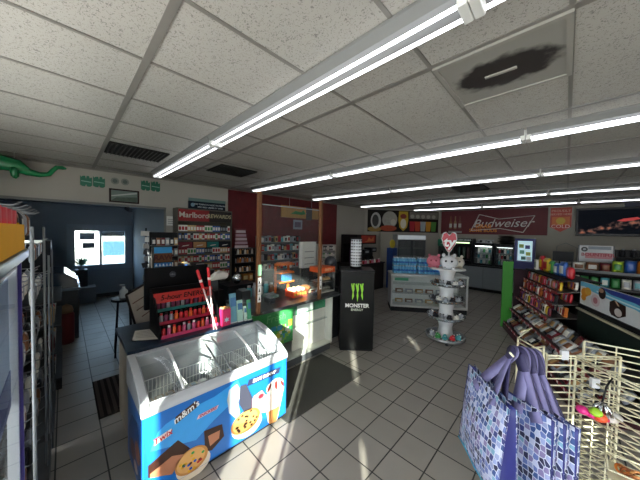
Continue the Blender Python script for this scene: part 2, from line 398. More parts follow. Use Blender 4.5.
# ------------------------------------------------------------------ ice cream freezer
white = M('dcdcd8', 0.4); black = M('141416', 0.4); steel = M('a9abad', 0.3, 0.9); chrome = M('cfd2d4', 0.15, 1.0)
blue = M('1b6fc4', 0.3, coat=0.3, var=0.1, scale=2)
FZ = thing('ice_cream_freezer', 'blue chest freezer with curved glass lid and cookie and cone pictures on its front', 'freezer', (-2.385,1.02,0))
hx, hy = 0.295, 0.64
mb = MB()
for a, b in (((-hx,-hy,0.05),(hx,-hy+0.045,0.67)), ((-hx,hy-0.045,0.05),(hx,hy,0.67)), ((hx-0.045,-hy+0.045,0.05),(hx,hy-0.045,0.67)), ((-hx,-hy+0.045,0.05),(-hx+0.045,hy-0.045,0.8))): mb.box(a, b)
mb.box((-hx+0.045,-hy+0.045,0.05), (hx-0.045,hy-0.045,0.1))
mb.build('cabinet', blue, FZ, 0.004)
MB().box((-hx+0.03,-hy+0.02,0), (hx-0.03,hy-0.02,0.05)).build('plinth', M('2a2c30', 0.6), FZ)
def zc(x): return 0.70+0.19*(1-((x+hx)/(2*hx))**1.9)
xsamp = [-hx+2*hx*i/14 for i in range(15)]
# liner
mb = MB(); i0, j0 = hx-0.05, hy-0.05
mb.add([(-i0,-j0,0.79),(i0,-j0,0.672),(i0,j0,0.672),(-i0,j0,0.79),(-i0,-j0,0.12),(i0,-j0,0.12),(i0,j0,0.12),(-i0,j0,0.12)], [(0,1,5,4),(1,2,6,5),(2,3,7,6),(3,0,4,7),(4,5,6,7)])
mb.build('liner', M('a3a8ad', 0.5), FZ)
# rim: front band, back band, curved end pieces
rim = M('b9bcc0', 0.28, var=0.03)
mb = MB()
mb.plate([(hx-0.045,0.68),(hx+0.008,0.655),(hx+0.012,0.68),(hx+0.004,0.70),(hx-0.02,0.718),(hx-0.045,0.728)], (0,-hy-0.008,0), (1,0,0), (0,0,1), -2*hy-0.016)
mb.plate([(-hx,0.78),(-hx+0.05,0.78),(-hx+0.05,0.895),(-hx,0.90)], (0,-hy-0.008,0), (1,0,0), (0,0,1), -2*hy-0.016)
for s in (-1, 1):
    poly = [(-hx,0.66)]+[(hx+0.008,0.655)]+[(x, zc(x)+0.012) for x in xsamp[::-1]]
    mb.plate(poly, (0, s*(hy+0.01)-(0.055 if s > 0 else 0), 0), (1,0,0), (0,0,1), -0.055)
mb.build('rim', rim, FZ, 0.006)
gl_lid = glass('lid_glass', (0.96,0.98,0.98), 0.05, 0.04)
for name_y, (y0, y1, dz) in enumerate(((-hy+0.045, 0.04, 0.0), (-0.04, hy-0.045, -0.014))):
    xs2 = [x for x in xsamp if -hx+0.03 < x < hx-0.03]
    mb = MB(); vs = []; fs = []
    for x in xs2: vs += [(x,y0,zc(x)+dz), (x,y1,zc(x)+dz)]
    for i in range(len(xs2)-1): fs.append((2*i,2*i+1,2*i+3,2*i+2))
    mb.add(vs, fs, 0, True)
    lid = mb.build('glass_lid', gl_lid, FZ)
    mb = MB()
    for yy in (y0, y1): mb.tube([(x,yy,zc(x)+dz+0.002) for x in xs2], 0.009, 6)
    mb.tube([(xs2[0],y0,zc(xs2[0])+dz),(xs2[0],y1,zc(xs2[0])+dz)], 0.007).tube([(xs2[-1],y0,zc(xs2[-1])+dz),(xs2[-1],y1,zc(xs2[-1])+dz)], 0.007)
    mb.build('lid_frame', M('8d9093', 0.35), lid)
    MB().tube([(x,(-0.36 if name_y == 0 else 0.3),zc(x)+dz+0.012) for x in xs2[1:]], 0.011, 8).build('lid_handle', M('e8e9ea', 0.3), lid)
# wire baskets
def basket(cy, w):
    mb = MB(); x0, x1, z0, z1 = -0.22, 0.22, 0.44, 0.66; y0, y1 = cy-w/2, cy+w/2
    for z in (z0, (z0+z1)/2, z1): mb.tube([(x0,y0,z),(x1,y0,z),(x1,y1,z),(x0,y1,z),(x0,y0,z)], 0.0045, 5)
    k = y0
    while k <= y1+0.001:
        mb.tube([(x0,k,z1),(x0,k,z0),(x1,k,z0),(x1,k,z1)], 0.003, 4); k += w/9
    k = x0
    while k <= x1+0.001:
        mb.tube([(k,y0,z1),(k,y0,z0),(k,y1,z0),(k,y1,z1)], 0.003, 4); k += 0.055
    mb.build('basket', M('f0f1f1', 0.4), FZ)
bw = 0.27
for k in range(4): basket(-0.43+k*0.287, bw)
icem = [M(c, 0.4) for c in ('d8cfc0','c7b29a','b9c8d6','cfc7c9','a98e78','d9dcd8')]
kinds = []
for ci, c in enumerate(icem):
    kinds.append(tag(MB().plate([(-0.055,-0.028),(-0.045,-0.036),(0.045,-0.036),(0.055,-0.028),(0.055,0.028),(0.045,0.036),(-0.045,0.036),(-0.055,0.028)], (0,0,0), (1,0,0), (0,1,0), 0.022).box((-0.04,-0.02,0.022), (0.02,0.02,0.0235), 1).build('wrapped_ice_cream', [c, icem[(ci+2)%6]]), 'x', 'ice cream'))
used = set(); cnt = 0
cols = ['cream','tan','pale blue','pale pink','brown','off-white']
sides = ['leftmost','second','third','rightmost']
for k in range(4):
    for i in range(3):
        for j in range(3):
            for l in range(2):
                ci = (k*2+i+j*3+l) % 6
                o = kinds[ci] if ci not in used else kinds[ci].copy()
                if ci in used: COL.objects.link(o)
                used.add(ci)
                o.location = (-2.385-0.15+i*0.145, 1.02-0.43+k*0.287-0.085+j*0.085, 0.4480+l*0.0255+0.0)
                o['label'] = '%s ice cream wrapper in %s freezer basket, %s, %s, %s' % (cols[ci], sides[k], ['back row','middle row','front row'][i], ['left','centre','right'][j], ['bottom','top'][l]); o['group'] = 'wrapped ice creams in the %s basket' % sides[k]
# pictures printed on the front: o = local point on the front face, u to the right, v up
fx = hx+0.0005
def F(px, py):
    p = at(px, py, X=-2.385+fx); return (p.y-1.02, p.z)
def decal(name, polys, mats, t=0.0015, off=0.0):
    mb = MB()
    for poly, mi, k in polys: mb.plate(poly, (fx+off+k*0.0007,0,0), (0,1,0), (0,0,1), 0.0007, mi)
    return mb.build(name, mats, FZ)
def ell(cx, cy, rx, ry, n=24, rot=0.0, a0=0, a1=2*PI):
    out = []
    for i in range(n):
        t = a0+(a1-a0)*i/(n if a1-a0 > 6.28 else n-1); x, y = rx*math.cos(t), ry*math.sin(t)
        out.append((cx+x*math.cos(rot)-y*math.sin(rot), cy+x*math.sin(rot)+y*math.cos(rot)))
    return out
ltb = M('3aa0ea', 0.3); 
decal('light_blue_panel', [([F(166,424),F(182,413),F(214,397),F(238,380),F(243,392),F(214,420),F(196,440),F(150,452),F(158,432)], 0, 0)], [ltb])
def cookie(px, py, rx, rz, chips, base, name, rim_c=None, n=14, sd=1):
    c = F(px, py); rnd = random.Random(sd); polys = []
    if rim_c: polys.append((ell(c[0]+0.015, c[1]-0.045, rx*1.06, rz*1.06, rot=-0.15), 2+len(chips), 1))
    polys.append((ell(c[0], c[1], rx, rz, 28), 0, 2)); polys.append((ell(c[0]-0.005, c[1]+0.005, rx*0.86, rz*0.86, 24), 1, 3))
    for i in range(n):
        a = rnd.random()*6.28; r = rnd.random()**0.5*0.8
        polys.append((ell(c[0]+rx*r*math.cos(a), c[1]+rz*r*math.sin(a), 0.013, 0.011, 8), 2+rnd.randrange(len(chips)), 4))
    decal(name, polys, [M(base[0], 0.4), M(base[1], 0.4)]+[M(x, 0.3) for x in chips]+([M(rim_c, 0.4)] if rim_c else []))
cookie(192, 460, 0.125, 0.10, ['c62828','2b62c9','3a9d46','e0a91f','6a3a20'], ('c98a48','e2ab67'), 'candy_cookie_picture', 'e6d6c0', 18, 3)
cookie(246, 421, 0.15, 0.105, ['3c2417','4d2c1a'], ('b5793e','d39c5a'), 'chip_cookie_picture', 'd9d6d0', 20, 5)
decal('brownie_picture', [([F(148,466),F(178,440),F(190,448),F(172,474),F(148,478)], 0, 1), ([F(150,474),F(172,456),F(184,454),F(172,474),F(150,478)], 1, 2),
      ([F(204,431),F(222,424),F(224,436),F(212,450),F(205,452)], 0, 1), ([F(208,436),F(220,430),F(219,438),F(210,446)], 1, 2)], [M('3b2018', 0.4), M('b8795a', 0.4)])
decal('pale_splash_picture', [([F(237,384),F(229,390),F(227,400),F(229,413),F(238,420),F(240,412),F(238,402),F(242,392)], 0, 1), ([F(240,386),F(246,384),F(252,397),F(252,408),F(245,414),F(239,404)], 1, 2)], [M('b9c3ca', 0.5), M('3b3c4a', 0.5)])
cone = F(272, 400)
decal('cone_picture', [([F(254,396),F(262,390),F(268,398),F(266,412),F(256,414),F(250,404)], 0, 1), (ell(F(261,396)[0], F(261,396)[1], 0.03, 0.022, 12), 4, 2),
      ([F(264,396),F(284,386),F(277,420),F(268,423)], 1, 2), (ell(F(275,386)[0], F(275,386)[1], 0.105, 0.075), 2, 3), (ell(F(269,388)[0], F(269,388)[1], 0.016, 0.045, 12, -0.5), 3, 4), (ell(F(276,385)[0], F(276,385)[1], 0.02, 0.05, 12, 0.1), 3, 4), (ell(F(282,383)[0], F(282,383)[1], 0.014, 0.04, 12, 0.5), 3, 4),
      ([F(268,412),F(280,405),F(276,421),F(269,424)], 5, 3)], [M('d88a8a', 0.4), M('f0dcd0', 0.4), M('f3efe6', 0.4), M('7a2d28', 0.4), M('c02738', 0.4), M('d08a4a', 0.4)])
def fword(name, s, p0, p1, size, fg, bgc=None, w=0.0, h=0.0, shear=0.2):
    a = Vector((0,)+F(*p0)); b2 = Vector((0,)+F(*p1)); c = (a+b2)/2; d = (b2-a); L = d.length; d.normalize()
    up = Vector((0,-d.z,d.y))
    if bgc:
        par = MB().plate([(-L/2-0.012,-h/2),(L/2-0.004,-h/2),(L/2+0.014,h/2),(-L/2+0.004,h/2)], (fx+0.0035,c.y,c.z), d, up, 0.0008).build(name, M(bgc, 0.4), FZ)
    else: par = FZ
    te = text(name if not bgc else 'lettering', s, size, M(fg, 0.4), par, (fx+0.0052,c.y,c.z), d, up, 0.0012, shear, bold=0.001)
    return te
fword('candy_wordmark', "m&m's", (176,420), (196,404), 0.072, 'f2f2ee', '4a2a1c', 0, 0.055)
fword('cookie_bar_wordmark', 'Twix', (155,442), (170,432), 0.062, 'c8202b', 'e9e2e0', 0, 0.045)
fword('nut_bar_wordmark', 'SNICKERS', (198,417), (217,407), 0.032, 'b0425e', 'e3c4d4', 0, 0.03)
fword('cone_brand_wordmark', 'BLUE BUNNY', (248,383), (279,370), 0.044, 'e8e8ea', '2c3350', 0, 0.055)
# dark printed end of the cabinet
mb = MB()
for poly, mi in (([(-0.22,0.1),(0.22,0.08),(0.26,0.3),(0.1,0.52),(-0.1,0.48),(-0.25,0.3)], 0), (ell(0.12,0.3,0.09,0.08), 1), (ell(-0.06,0.22,0.1,0.07), 2), (ell(0.06,0.15,0.07,0.04), 3)):
    mb.plate(poly, (0,-hy-0.001-0.0006*mi,0), (1,0,0), (0,0,1), -0.0006 if False else 0.0006, mi)
mb.build('side_picture', [M('15437f', 0.4), M('8a5b4a', 0.4), M('5a2f28', 0.4), M('b9a9a0', 0.4)], FZ)

# ------------------------------------------------------------------ service counter
navy = M('16283c', 0.35, var=0.05); cream = M('b4a995', 0.6)
t = thing('service_counter', 'navy topped service counter with cream side panel behind the ice cream freezer', 'counter', (-3.08,1.015,0))
MB().box((-0.355,-0.60,0.0), (0.365,0.60,0.88)).build('base', cream, t)
MB().box((-0.385,-0.635,0.88), (0.385,0.60,0.92)).build('countertop', navy, t, 0.006)
MB().box((-0.30,-0.61,0.08), (0.33,-0.60,0.84)).build('side_panel', M('a79d8c', 0.6), t)
# paper lying on the counter
pp = [at(x, y, Z=0.921) for x, y in ((132,341),(135,331),(158,328),(159,339))]
mb = MB().add([tuple(p) for p in pp]+[(p.x,p.y,0.923) for p in pp], [(0,1,2,3),(4,5,6,7),(0,1,5,4),(1,2,6,5),(2,3,7,6),(3,0,4,7)])
for k in range(5):
    a = pp[1].lerp(pp[0], 0.2+k*0.14); b2 = pp[2].lerp(pp[3], 0.2+k*0.14)
    mb.tube([a.lerp(b2, 0.1)+Vector((0,0,0.0025)), a.lerp(b2, 0.85)+Vector((0,0,0.0025))], 0.0015, 4, 1)
tag(mb.build('notice_sheet', [M('d9d4cc', 0.8), M('8d8b88', 0.8)]), 'white printed sheet lying on the navy counter left of the energy shot rack', 'paper')

# energy shot rack on the counter
R1 = thing('energy_shot_rack', 'black tiered rack of little energy shot bottles with a red header on the navy counter', 'display rack', (-2.98,0.94,0.92))
rk = M('131315', 0.5)
w2 = 0.28
MB().box((-0.2,-w2-0.02,0), (-0.18,w2+0.02,0.44)).box((-0.18,-w2-0.02,0), (0.2,-w2-0.01,0.10)).box((-0.18,w2+0.01,0), (0.2,w2+0.02,0.10)).plate([(-0.18,0.1),(0.2,0.1),(0.02,0.36),(-0.18,0.44)], (0,-w2-0.01,0), (1,0,0), (0,0,1), 0.01).plate([(-0.18,0.1),(0.2,0.1),(0.02,0.36),(-0.18,0.44)], (0,w2+0.02,0), (1,0,0), (0,0,1), 0.01).build('frame', rk, R1)
hd = MB().obox((-0.02,0,0.36), (0.012,2*w2+0.04,0.105), (0,-0.25,0)).build('header', M('b8231f', 0.4), R1)
text('lettering', '5-hour ENERGY', 0.072, M('2a1410', 0.5), hd, (-0.009,0,0.361), (0,1,0), (-0.25,0,0.97), 0.002, 0.2, bold=0.0015)
tiers = [(0.135,0.0,0.005),(0.04,0.0,0.095+0.02),(-0.07,0.0,0.22)]
for i, (x, _, z) in enumerate(tiers):
    sh = MB().box((x-0.05,-w2,z), (x+0.05,w2,z+0.008)).build('shelf', rk, R1)
    MB().box((x+0.05,-w2,z-0.005), (x+0.056,w2,z+0.028)).build('price_strip', M(['c2416a','a01f3a','1f6f6a'][i], 0.4), sh)
def bottle(c, cap):
    t = thing('energy_shot_bottle', 'x', 'bottle')
    MB().lathe([(0.001,0),(0.017,0.001),(0.018,0.01),(0.018,0.062),(0.012,0.074),(0.012,0.078)], 10).build('bottle_body', M(c, 0.35), t)
    MB().lathe([(0.0135,0.077),(0.0135,0.095),(0.001,0.096)], 10).build('cap', M(cap, 0.4), t)
    return t
protos = [bottle(*c) for c in (('c2212b','1a1a1a'),('c85a86','d9d9d9'),('7a2f52','222222'),('d9682c','c81e1e'),('8d8f96','b02025'))]
cn = ['red','pink','purple','orange','silver']; first = [True]*5
seq = {0:[0,1,3,0,1,4,1,0,3,1,2,0], 1:[4,2,4,3,0,0,3,0,0,3,0,1], 2:[2,2,4,2,2,4,2,0,2,0,0,4]}
tn = ['bottom','middle','top']
for ti, (x, _, z) in enumerate(tiers):
    for k in range(12):
        ci = seq[ti][k]
        o = protos[ci] if first[ci] else dup(protos[ci])
        first[ci] = False
        o.location = (-2.98+x+0.012, 0.94-w2+0.03+k*0.047, 0.92+z+0.009)
        o['label'] = '%s energy shot bottle on the %s tier of the counter rack, %s from the left' % (cn[ci], tn[ti], ORD[k]); o['group'] = 'energy shot bottles on the counter rack'
# black monitor behind the rack
t = thing('computer_monitor', 'black till monitor seen from behind with a round badge above the energy shot rack', 'monitor', (-3.33,0.98,0.92))
MB().box((-0.03,-0.36,0.17), (0.015,0.33,0.64)).build('casing', M('0b0c10', 0.5), t, 0.01)
MB().box((-0.06,-0.05,0.02), (-0.031,0.05,0.3)).build('stand', M('1d1f24', 0.5), t)
MB().box((-0.1,-0.16,0), (0.06,0.14,0.02)).build('foot', M('1d1f24', 0.5), t)
bd = MB().cyl((0.0155,-0.08,0.55), (0.018,-0.08,0.55), 0.035, n=24).build('badge', M('4b4f57', 0.3, 0.6), t)
text('lettering', 'DELL', 0.022, M('a9adb5', 0.4), bd, (0.0185,-0.08,0.55), (0,1,0), (0,0,1), 0.001)
# pink candy tub and two tall stick toys
t = thing('candy_tub', 'bright pink candy tub with a star on the counter right of the energy shots', 'tub', (-2.76,1.285,0.92))
MB().box((-0.045,-0.05,0), (0.045,0.05,0.19)).build('box', M('d02a63', 0.4, var=0.2, scale=40), t, 0.006)
MB().plate([(0.035*math.cos(a)*(1 if i%2 else 0.45), 0.035*math.sin(a)*(1 if i%2 else 0.45)) for i, a in enumerate([k*PI/6 for k in range(12)])], (0.0455,0,0.07), (0,1,0), (0,0,1), 0.001).build('star', M('b9d5e0', 0.4), t)
for k in range(6): MB().ball((-0.02+0.02*(k%3), -0.035+k*0.014, 0.195), 0.016, 8, 6).build('sweet', M(['c98f5a','d6a774','b98252'][k%3], 0.5), t)
for k, (a, b2, lab) in enumerate((((217,309),(197,270),'red tipped stick toy leaning left, over the energy shot rack'), ((214,322),(208,267),'red tipped stick toy standing upright beside the leaning one'))):
    p = at(*a, X=-2.70 if k else -2.68); q = at(*b2, X=-2.74+0.03*k); p.z = 0.925
    t = thing('stick_toy', lab, 'toy', tuple(p), 0, 'red tipped stick toys on the counter'); v = q-p
    MB().tube([(0,0,0), v*0.72], 0.008, 8).build('tube', M('d8b9b9', 0.3), t)
    MB().tube([v*0.7, v*0.72, v*0.98, v], [0.009,0.014,0.016,0.010], 10).build('grip', M('d3222c', 0.4), t)
    MB().tube([v*0.80, v*0.84], 0.0165, 10).build('band', M('efe4e2', 0.4), t)
t = thing('desk_lamp', 'white shaded lamp on a thin stalk behind the two red stick toys', 'lamp', (-3.1,1.36,0.92))
MB().cyl((0,0,0), (0,0,0.01), 0.06).build('base', black, t)
MB().tube([(0,0,0.01),(0,0,0.48)], 0.007).build('stalk', black, t)
MB().plate([(-0.11,-0.01),(0.10,0.0),(0.12,0.06),(0.05,0.10),(-0.04,0.09),(-0.12,0.03)], (-0.05,0,0.47), (0,1,0), (0,0,1), 0.09).build('shade', M('c9c5bd', 0.6), t, 0.02)
for k, (a, b2, c, w, h, lab) in enumerate(((1.345,1.425,'6fa3b5',0,0.34,'pale blue leaflet standing at the right end of the counter, tallest of the four'),(1.43,1.50,'a9cfc2',0,0.25,'mint green leaflet standing in front of the tall blue one on the counter'),(1.51,1.545,'c7dcd2',0,0.17,'small white and green leaflet between the mint leaflet and the post'),(1.55,1.60,'4f9f79',0,0.24,'green edged leaflet standing against the brown post'))):
    t = thing('leaflet_holder', lab, 'leaflet', (-2.77+0.012*k,(a+b2)/2,0.92))
    hw = (b2-a)/2
    MB().obox((0,0,h/2), (0.015,2*hw,h), (0,-0.12,0)).build('card', M(c, 0.5), t)
    MB().obox((0.0095,0,h*0.72), (0.002,2*hw-0.012,h*0.3), (0,-0.12,0)).build('picture', M('4f7da8', 0.5), t)
    MB().box((-0.03,-hw,0), (0.03,hw,0.012)).build('foot', M('d5dbdc', 0.2), t)

# ------------------------------------------------------------------ glass counter case with posts
t = thing('glass_display_counter', 'glass fronted display counter with white lit cabinet between the freezer and the black barrel cooler', 'counter', (-3.1,2.45,0))
MB().box((-0.33,-0.82,0), (0.25,0.76,0.12)).build('plinth', M('4a4d50', 0.6), t)
MB().box((-0.35,-0.83,0.12), (0.28,-0.81,0.96)).box((-0.35,0.75,0.12), (0.28,0.77,0.96)).box((-0.35,-0.81,0.12), (-0.33,0.75,0.96)).box((-0.33,-0.81,0.12), (0.28,0.75,0.14)).build('cabinet', M('d9d8d2', 0.5), t)
MB().add([(0.285,-0.83,0.12),(0.285,0.77,0.12),(0.285,0.77,0.95),(0.285,-0.83,0.95)], [(0,1,2,3)]).build('front_glass', glass('counter_glass', (0.95,0.97,0.96), 0.06), t)
MB().box((-0.37,-0.83,0.96), (0.44,0.78,1.0)).build('countertop', M('3f4245', 0.3), t, 0.005)
MB().box((-0.33,-0.80,0.52), (0.18,0.75,0.535)).build('shelf', glass(), t)
# white inner panel and green trim
MB().box((0.1,0.02,0.14), (0.12,0.75,0.80)).build('inner_panel', M('ece9e0', 0.5), t)
MB().box((0.121,0.02,0.70), (0.126,0.75,0.94)).build('green_band', M('2f8a5f', 0.5), t)
MB().box((0.127,0.10,0.72), (0.13,0.45,0.92)).build('notice', M('cfd8d6', 0.5), t)
gt = thing('game_ticket_sheet', 'bright green, yellow and blue ticket poster inside the glass counter', 'poster', (-2.86,2.03,0.44))
mb = MB().box((0,-0.34,-0.05), (0.01,0.34,0.46))
rnd = random.Random(11); cc = ['d7d82a','3fae3f','e0d548','2f9fd0','f2f2e6','7cc23c']
for k in range(90):
    y = -0.33+rnd.random()*0.58; z = -0.04+rnd.random()*0.26; s = 0.035+rnd.random()*0.05
    mb.box((0.01,y,z), (0.011+0.0001*k,y+s,z+s*0.8), 1+k%6)
mb.build('sheet', [M('2f9a4b', 0.5)]+[M(c, 0.5) for c in cc], gt)
text('lettering', 'Fresh', 0.15, M('6fbf7c', 0.5), gt, (0.024,0.03,0.36), (0,1,0), (0,0,1), 0.002, 0.1)
wood = M('6b4426', 0.55, var=0.25, scale=25)
for k, (y, lab) in enumerate(((1.63,'brown wooden post at the freezer end of the glass counter'), (2.68,'brown wooden post in the middle of the glass counter beside the white box'))):
    t = thing('counter_post', lab, 'post', (-2.62,y,1.0), 0, 'wooden posts on the glass counter')
    MB().box((-0.022,-0.022,0), (0.022,0.022,1.47)).build('upright', wood, t, 0.003)
    if k == 0:
        MB().box((0.023,-0.024,0.47), (0.026,0.024,0.60)).build('green_sticker', M('8fbf9a', 0.5), t)
    for j in range(3 if k == 0 else 2):
        st = MB().box((0.023,-0.022,0.15+j*0.1), (0.026,0.022,0.245+j*0.1)).build('white_sticker', M('e6e6e2', 0.5), t)
        MB().plate([(-0.012,0),(0.012,0),(0,0.045)], (0.0262,0,0.175+j*0.1), (0,1,0), (0,0,1), 0.001).build('triangle', black, st)
    MB().box((-0.04,-0.04,0), (0.04,0.04,0.012)).build('foot', M('4a3524', 0.5), t)
pg = glass('plexi_glass', (0.95,0.97,0.97), 0.05)
for y0, y1, z1, lab in ((1.672,2.638,2.32,'large clear barrier pane between the two brown posts on the glass counter'),):
    t = thing('barrier_pane', lab, 'glass pane', (-2.62,(y0+y1)/2,1.0))
    h = (y1-y0)/2
    MB().add([(0,-h,0),(0,h,0),(0,h,z1-1),(0,-h,z1-1)], [(0,1,2,3)]).build('pane', pg, t)
    MB().box((-0.005,-h,z1-1.0), (0.005,h,z1-0.99)).build('edge', M('8f9a9c', 0.3), t)

# ------------------------------------------------------------------ mats
tag(MB().plate([(-0.40,-0.65),(-0.385,-0.665),(0.385,-0.665),(0.40,-0.65),(0.40,0.65),(0.385,0.665),(-0.385,0.665),(-0.40,0.65)], (0,0,0), (1,0,0), (0,1,0), 0.009).build('floor_mat', M('4a4843', 0.95, var=0.15, scale=90), None, 0, (-2.40,2.28,0.0)), 'plain dark grey floor mat in front of the glass counter', 'mat')
t = thing('ribbed_floor_mat', 'dark brown ribbed floor mat in the left aisle by the counter end', 'mat', (-3.86,0.36,0))
MB().box((-0.45,-0.12,0), (0.45,0.44,0.008)).build('backing', M('2b2523', 0.9), t, 0.003)
mb = MB()
for k in range(9): mb.box((-0.43,-0.105+k*0.06,0.008), (0.43,-0.075+k*0.06,0.013))
mb.build('ribs', M('4a3f3b', 0.95), t)
# ------------------------------------------------------------------ stock makers: one mesh per kind, copied for each item
PROTO = {}
def pouch(c1, c2, w, h, d):
    """pillow bag with crimped ends and a printed middle"""
    nx, nz = 6, 8; mb = MB(); vs = []; fs = []
    for s in (-1, 1):
        for j in range(nz+1):
            for i in range(nx+1):
                u, v = i/nx*2-1, j/nz*2-1
                b = max(0, (1-u**4)*(1-v**4))**0.6
                vs.append((u*w/2*(1-0.06*b), s*d/2*b, (v+1)/2*h))
    k = (nx+1)*(nz+1); fm = []
    for s in (0, 1):
        for j in range(nz):
            for i in range(nx):
                a = s*k+j*(nx+1)+i; fs.append((a,a+1,a+nx+2,a+nx+1)); fm.append(1 if (2 <= j <= 5 and 1 <= i <= 4) else 0)
    mb.add(vs, fs, 0, True)
    mb.m = fm
    return mb, [M(c1, 0.3, var=0.25, scale=30), M(c2, 0.35, var=0.3, scale=60)]
def carton(c1, c2, w, h, d):
    mb = MB().box((-w/2,-d/2,0), (w/2,d/2,h)).box((-w*0.38,-d/2-0.0012,h*0.2), (w*0.38,-d/2,h*0.75), 1)
    return mb, [M(c1, 0.4), M(c2, 0.45, var=0.2, scale=80)]
def jar(c1, c2, w, h, d):
    r = w/2
    mb = MB().lathe([(r*0.9,0),(r,h*0.04),(r,h*0.72),(r*0.6,h*0.84),(r*0.6,h*0.86)], 10).lathe([(r*0.66,h*0.84),(r*0.66,h),(0.0005,h)], 10, mi=1)
    return mb, [M(c1, 0.3), M(c2, 0.4)]
def plush(c1, c2, w, h, d):
    mb = MB().ball((0,0,h*0.35), (w*0.42,d*0.5,h*0.35), 10, 7).ball((0,-d*0.12,h*0.74), (w*0.32,d*0.4,h*0.26), 10, 7)
    mb.ball((-w*0.24,-d*0.05,h*0.97), (w*0.1,d*0.12,h*0.1), 8, 5, 1).ball((w*0.24,-d*0.05,h*0.97), (w*0.1,d*0.12,h*0.1), 8, 5, 1)
    for s in (-1, 1): mb.ball((s*w*0.3,-d*0.4,h*0.15), (w*0.13,d*0.25,h*0.13), 8, 5, 1).ball((s*w*0.11,-d*0.46,h*0.78), w*0.05, 6, 5, 1)
    return mb, [M(c1, 0.9), M(c2, 0.8)]
def item(kind, name, c1, c2, w, h, d, loc, label, cat, group=None, rz=0, tilt=0):
    key = (kind, c1, c2, round(w,3), round(h,3), round(d,3), name)
    if key not in PROTO:
        mb, ms = {'pouch': pouch, 'carton': carton, 'jar': jar, 'plush': plush}[kind](c1, c2, w, h, d)
        o = mb.build(name, ms); PROTO[key] = o
    else:
        o = PROTO[key].copy(); COL.objects.link(o)
    o.location = loc; o.rotation_euler = (tilt, 0, rz)
    return tag(o, label, cat, group)
CN = {'b3202a':'red','e8e4da':'white','2a5aa8':'blue','d8b52a':'yellow','3a8f4a':'green','2a2a2e':'black','c8702a':'orange','7a3a78':'purple','8a5a3a':'brown','c9a26a':'tan','9a9ea4':'silver','d87a9a':'pink','4fa0a8':'teal','6a1a24':'maroon','a8c93a':'lime'}
def cn(c): return CN[c]
HALFPI = PI/2

# ------------------------------------------------------------------ tobacco wall (x = -5.8)
tag(MB().box((-5.8,2.75,0.95), (-5.785,6.72,2.98)).build('red_wall_panel', M('5e0f14', 0.6, var=0.45, scale=5)), 'tall dark red panelling covering the wall behind the glass counter', 'wall panel')
BC = thing('back_counter', 'dark back counter running along the wall below the tobacco racks', 'counter', (-5.5,4.05,0))
MB().box((-0.29,-2.5,0), (0.28,2.5,0.70)).build('base', M('26282b', 0.6), BC)
MB().box((-0.29,-2.53,0.70), (0.31,2.53,0.74)).build('worktop', M('3a3c40', 0.4), BC)
t = thing('tobacco_rack', 'tall tobacco rack with a red header and eight rows of packs against the wall', 'shelf rack', (-5.62,2.14,0.74))
MB().box((-0.17,-0.57,0), (-0.15,0.57,1.70)).box((-0.15,-0.57,0), (0.12,-0.55,1.70)).box((-0.15,0.55,0), (0.12,0.57,1.70)).box((-0.15,-0.55,1.68), (0.12,0.55,1.70)).build('frame', M('5a5549', 0.5), t)
h = MB().box((0.10,-0.55,1.44), (0.125,0.55,1.675)).box((0.1251,-0.55,1.44), (0.128,0.05,1.675), 1).build('header', [M('2e2a28', 0.4), M('8f1d20', 0.4)], t)
text('lettering', 'Marlboro', 0.155, M('c9c4ba', 0.5), h, (0.130,-0.25,1.56), (0,1,0), (0,0,1), 0.002, 0, bold=0.002)
text('lettering', 'REWARDS', 0.115, M('b8af88', 0.5), h, (0.130,0.27,1.56), (0,1,0), (0,0,1), 0.002, 0.15, bold=0.002)
rowz = [0.08,0.25,0.42,0.59,0.76,1.06,1.23]
for z in rowz:
    MB().box((-0.15,-0.55,z-0.012), (0.10,0.55,z)).box((0.10,-0.55,z-0.03), (0.105,0.55,z+0.002)).build('shelf', M('5a5750', 0.5), t)
bb = MB().box((0.08,-0.55,0.88), (0.1,0.55,1.02)).build('banner', M('1c1d20', 0.4), t)
for k, (y0, y1, c) in enumerate(((-0.54,-0.28,'7a1d30'),(-0.26,0.0,'b98a5a'),(0.02,0.27,'1f7a74'),(0.29,0.54,'25262b'))):
    q = MB().box((0.1005,y0,0.89), (0.104,y1,1.01)).build('brand_card', M(c, 0.4), bb)
    MB().plate([(-0.07,0),(0.05,0.015),(0.07,0.035),(-0.05,0.02)], (0.1045,(y0+y1)/2,0.92), (0,1,0), (0,0,1), 0.001).build('swoosh', M('e2dcd2', 0.4), q)
pc = [('e8e4da','b3202a'),('c9a26a','e8e4da'),('b3202a','e8e4da'),('e8e4da','3a8f4a'),('2a5aa8','e8e4da'),('2a2a2e','9a9ea4')]
rn = 0
for ri, z in enumerate(rowz):
    if ri == 0: continue
    for k in range(19):
        c1, c2 = pc[(ri*2+k//3+(k*ri) % 2) % 6]
        item('carton', 'cigarette_pack', c1, c2, 0.05, 0.125, 0.03, (-5.62+0.07,2.14-0.51+k*0.0567,0.74+z+0.001), '%s cigarette pack in the tobacco rack, %s row up, %s from the left' % (cn(c1), ORD[ri], ORD[k]), 'cigarette pack', 'cigarette packs in the tall tobacco rack', HALFPI)
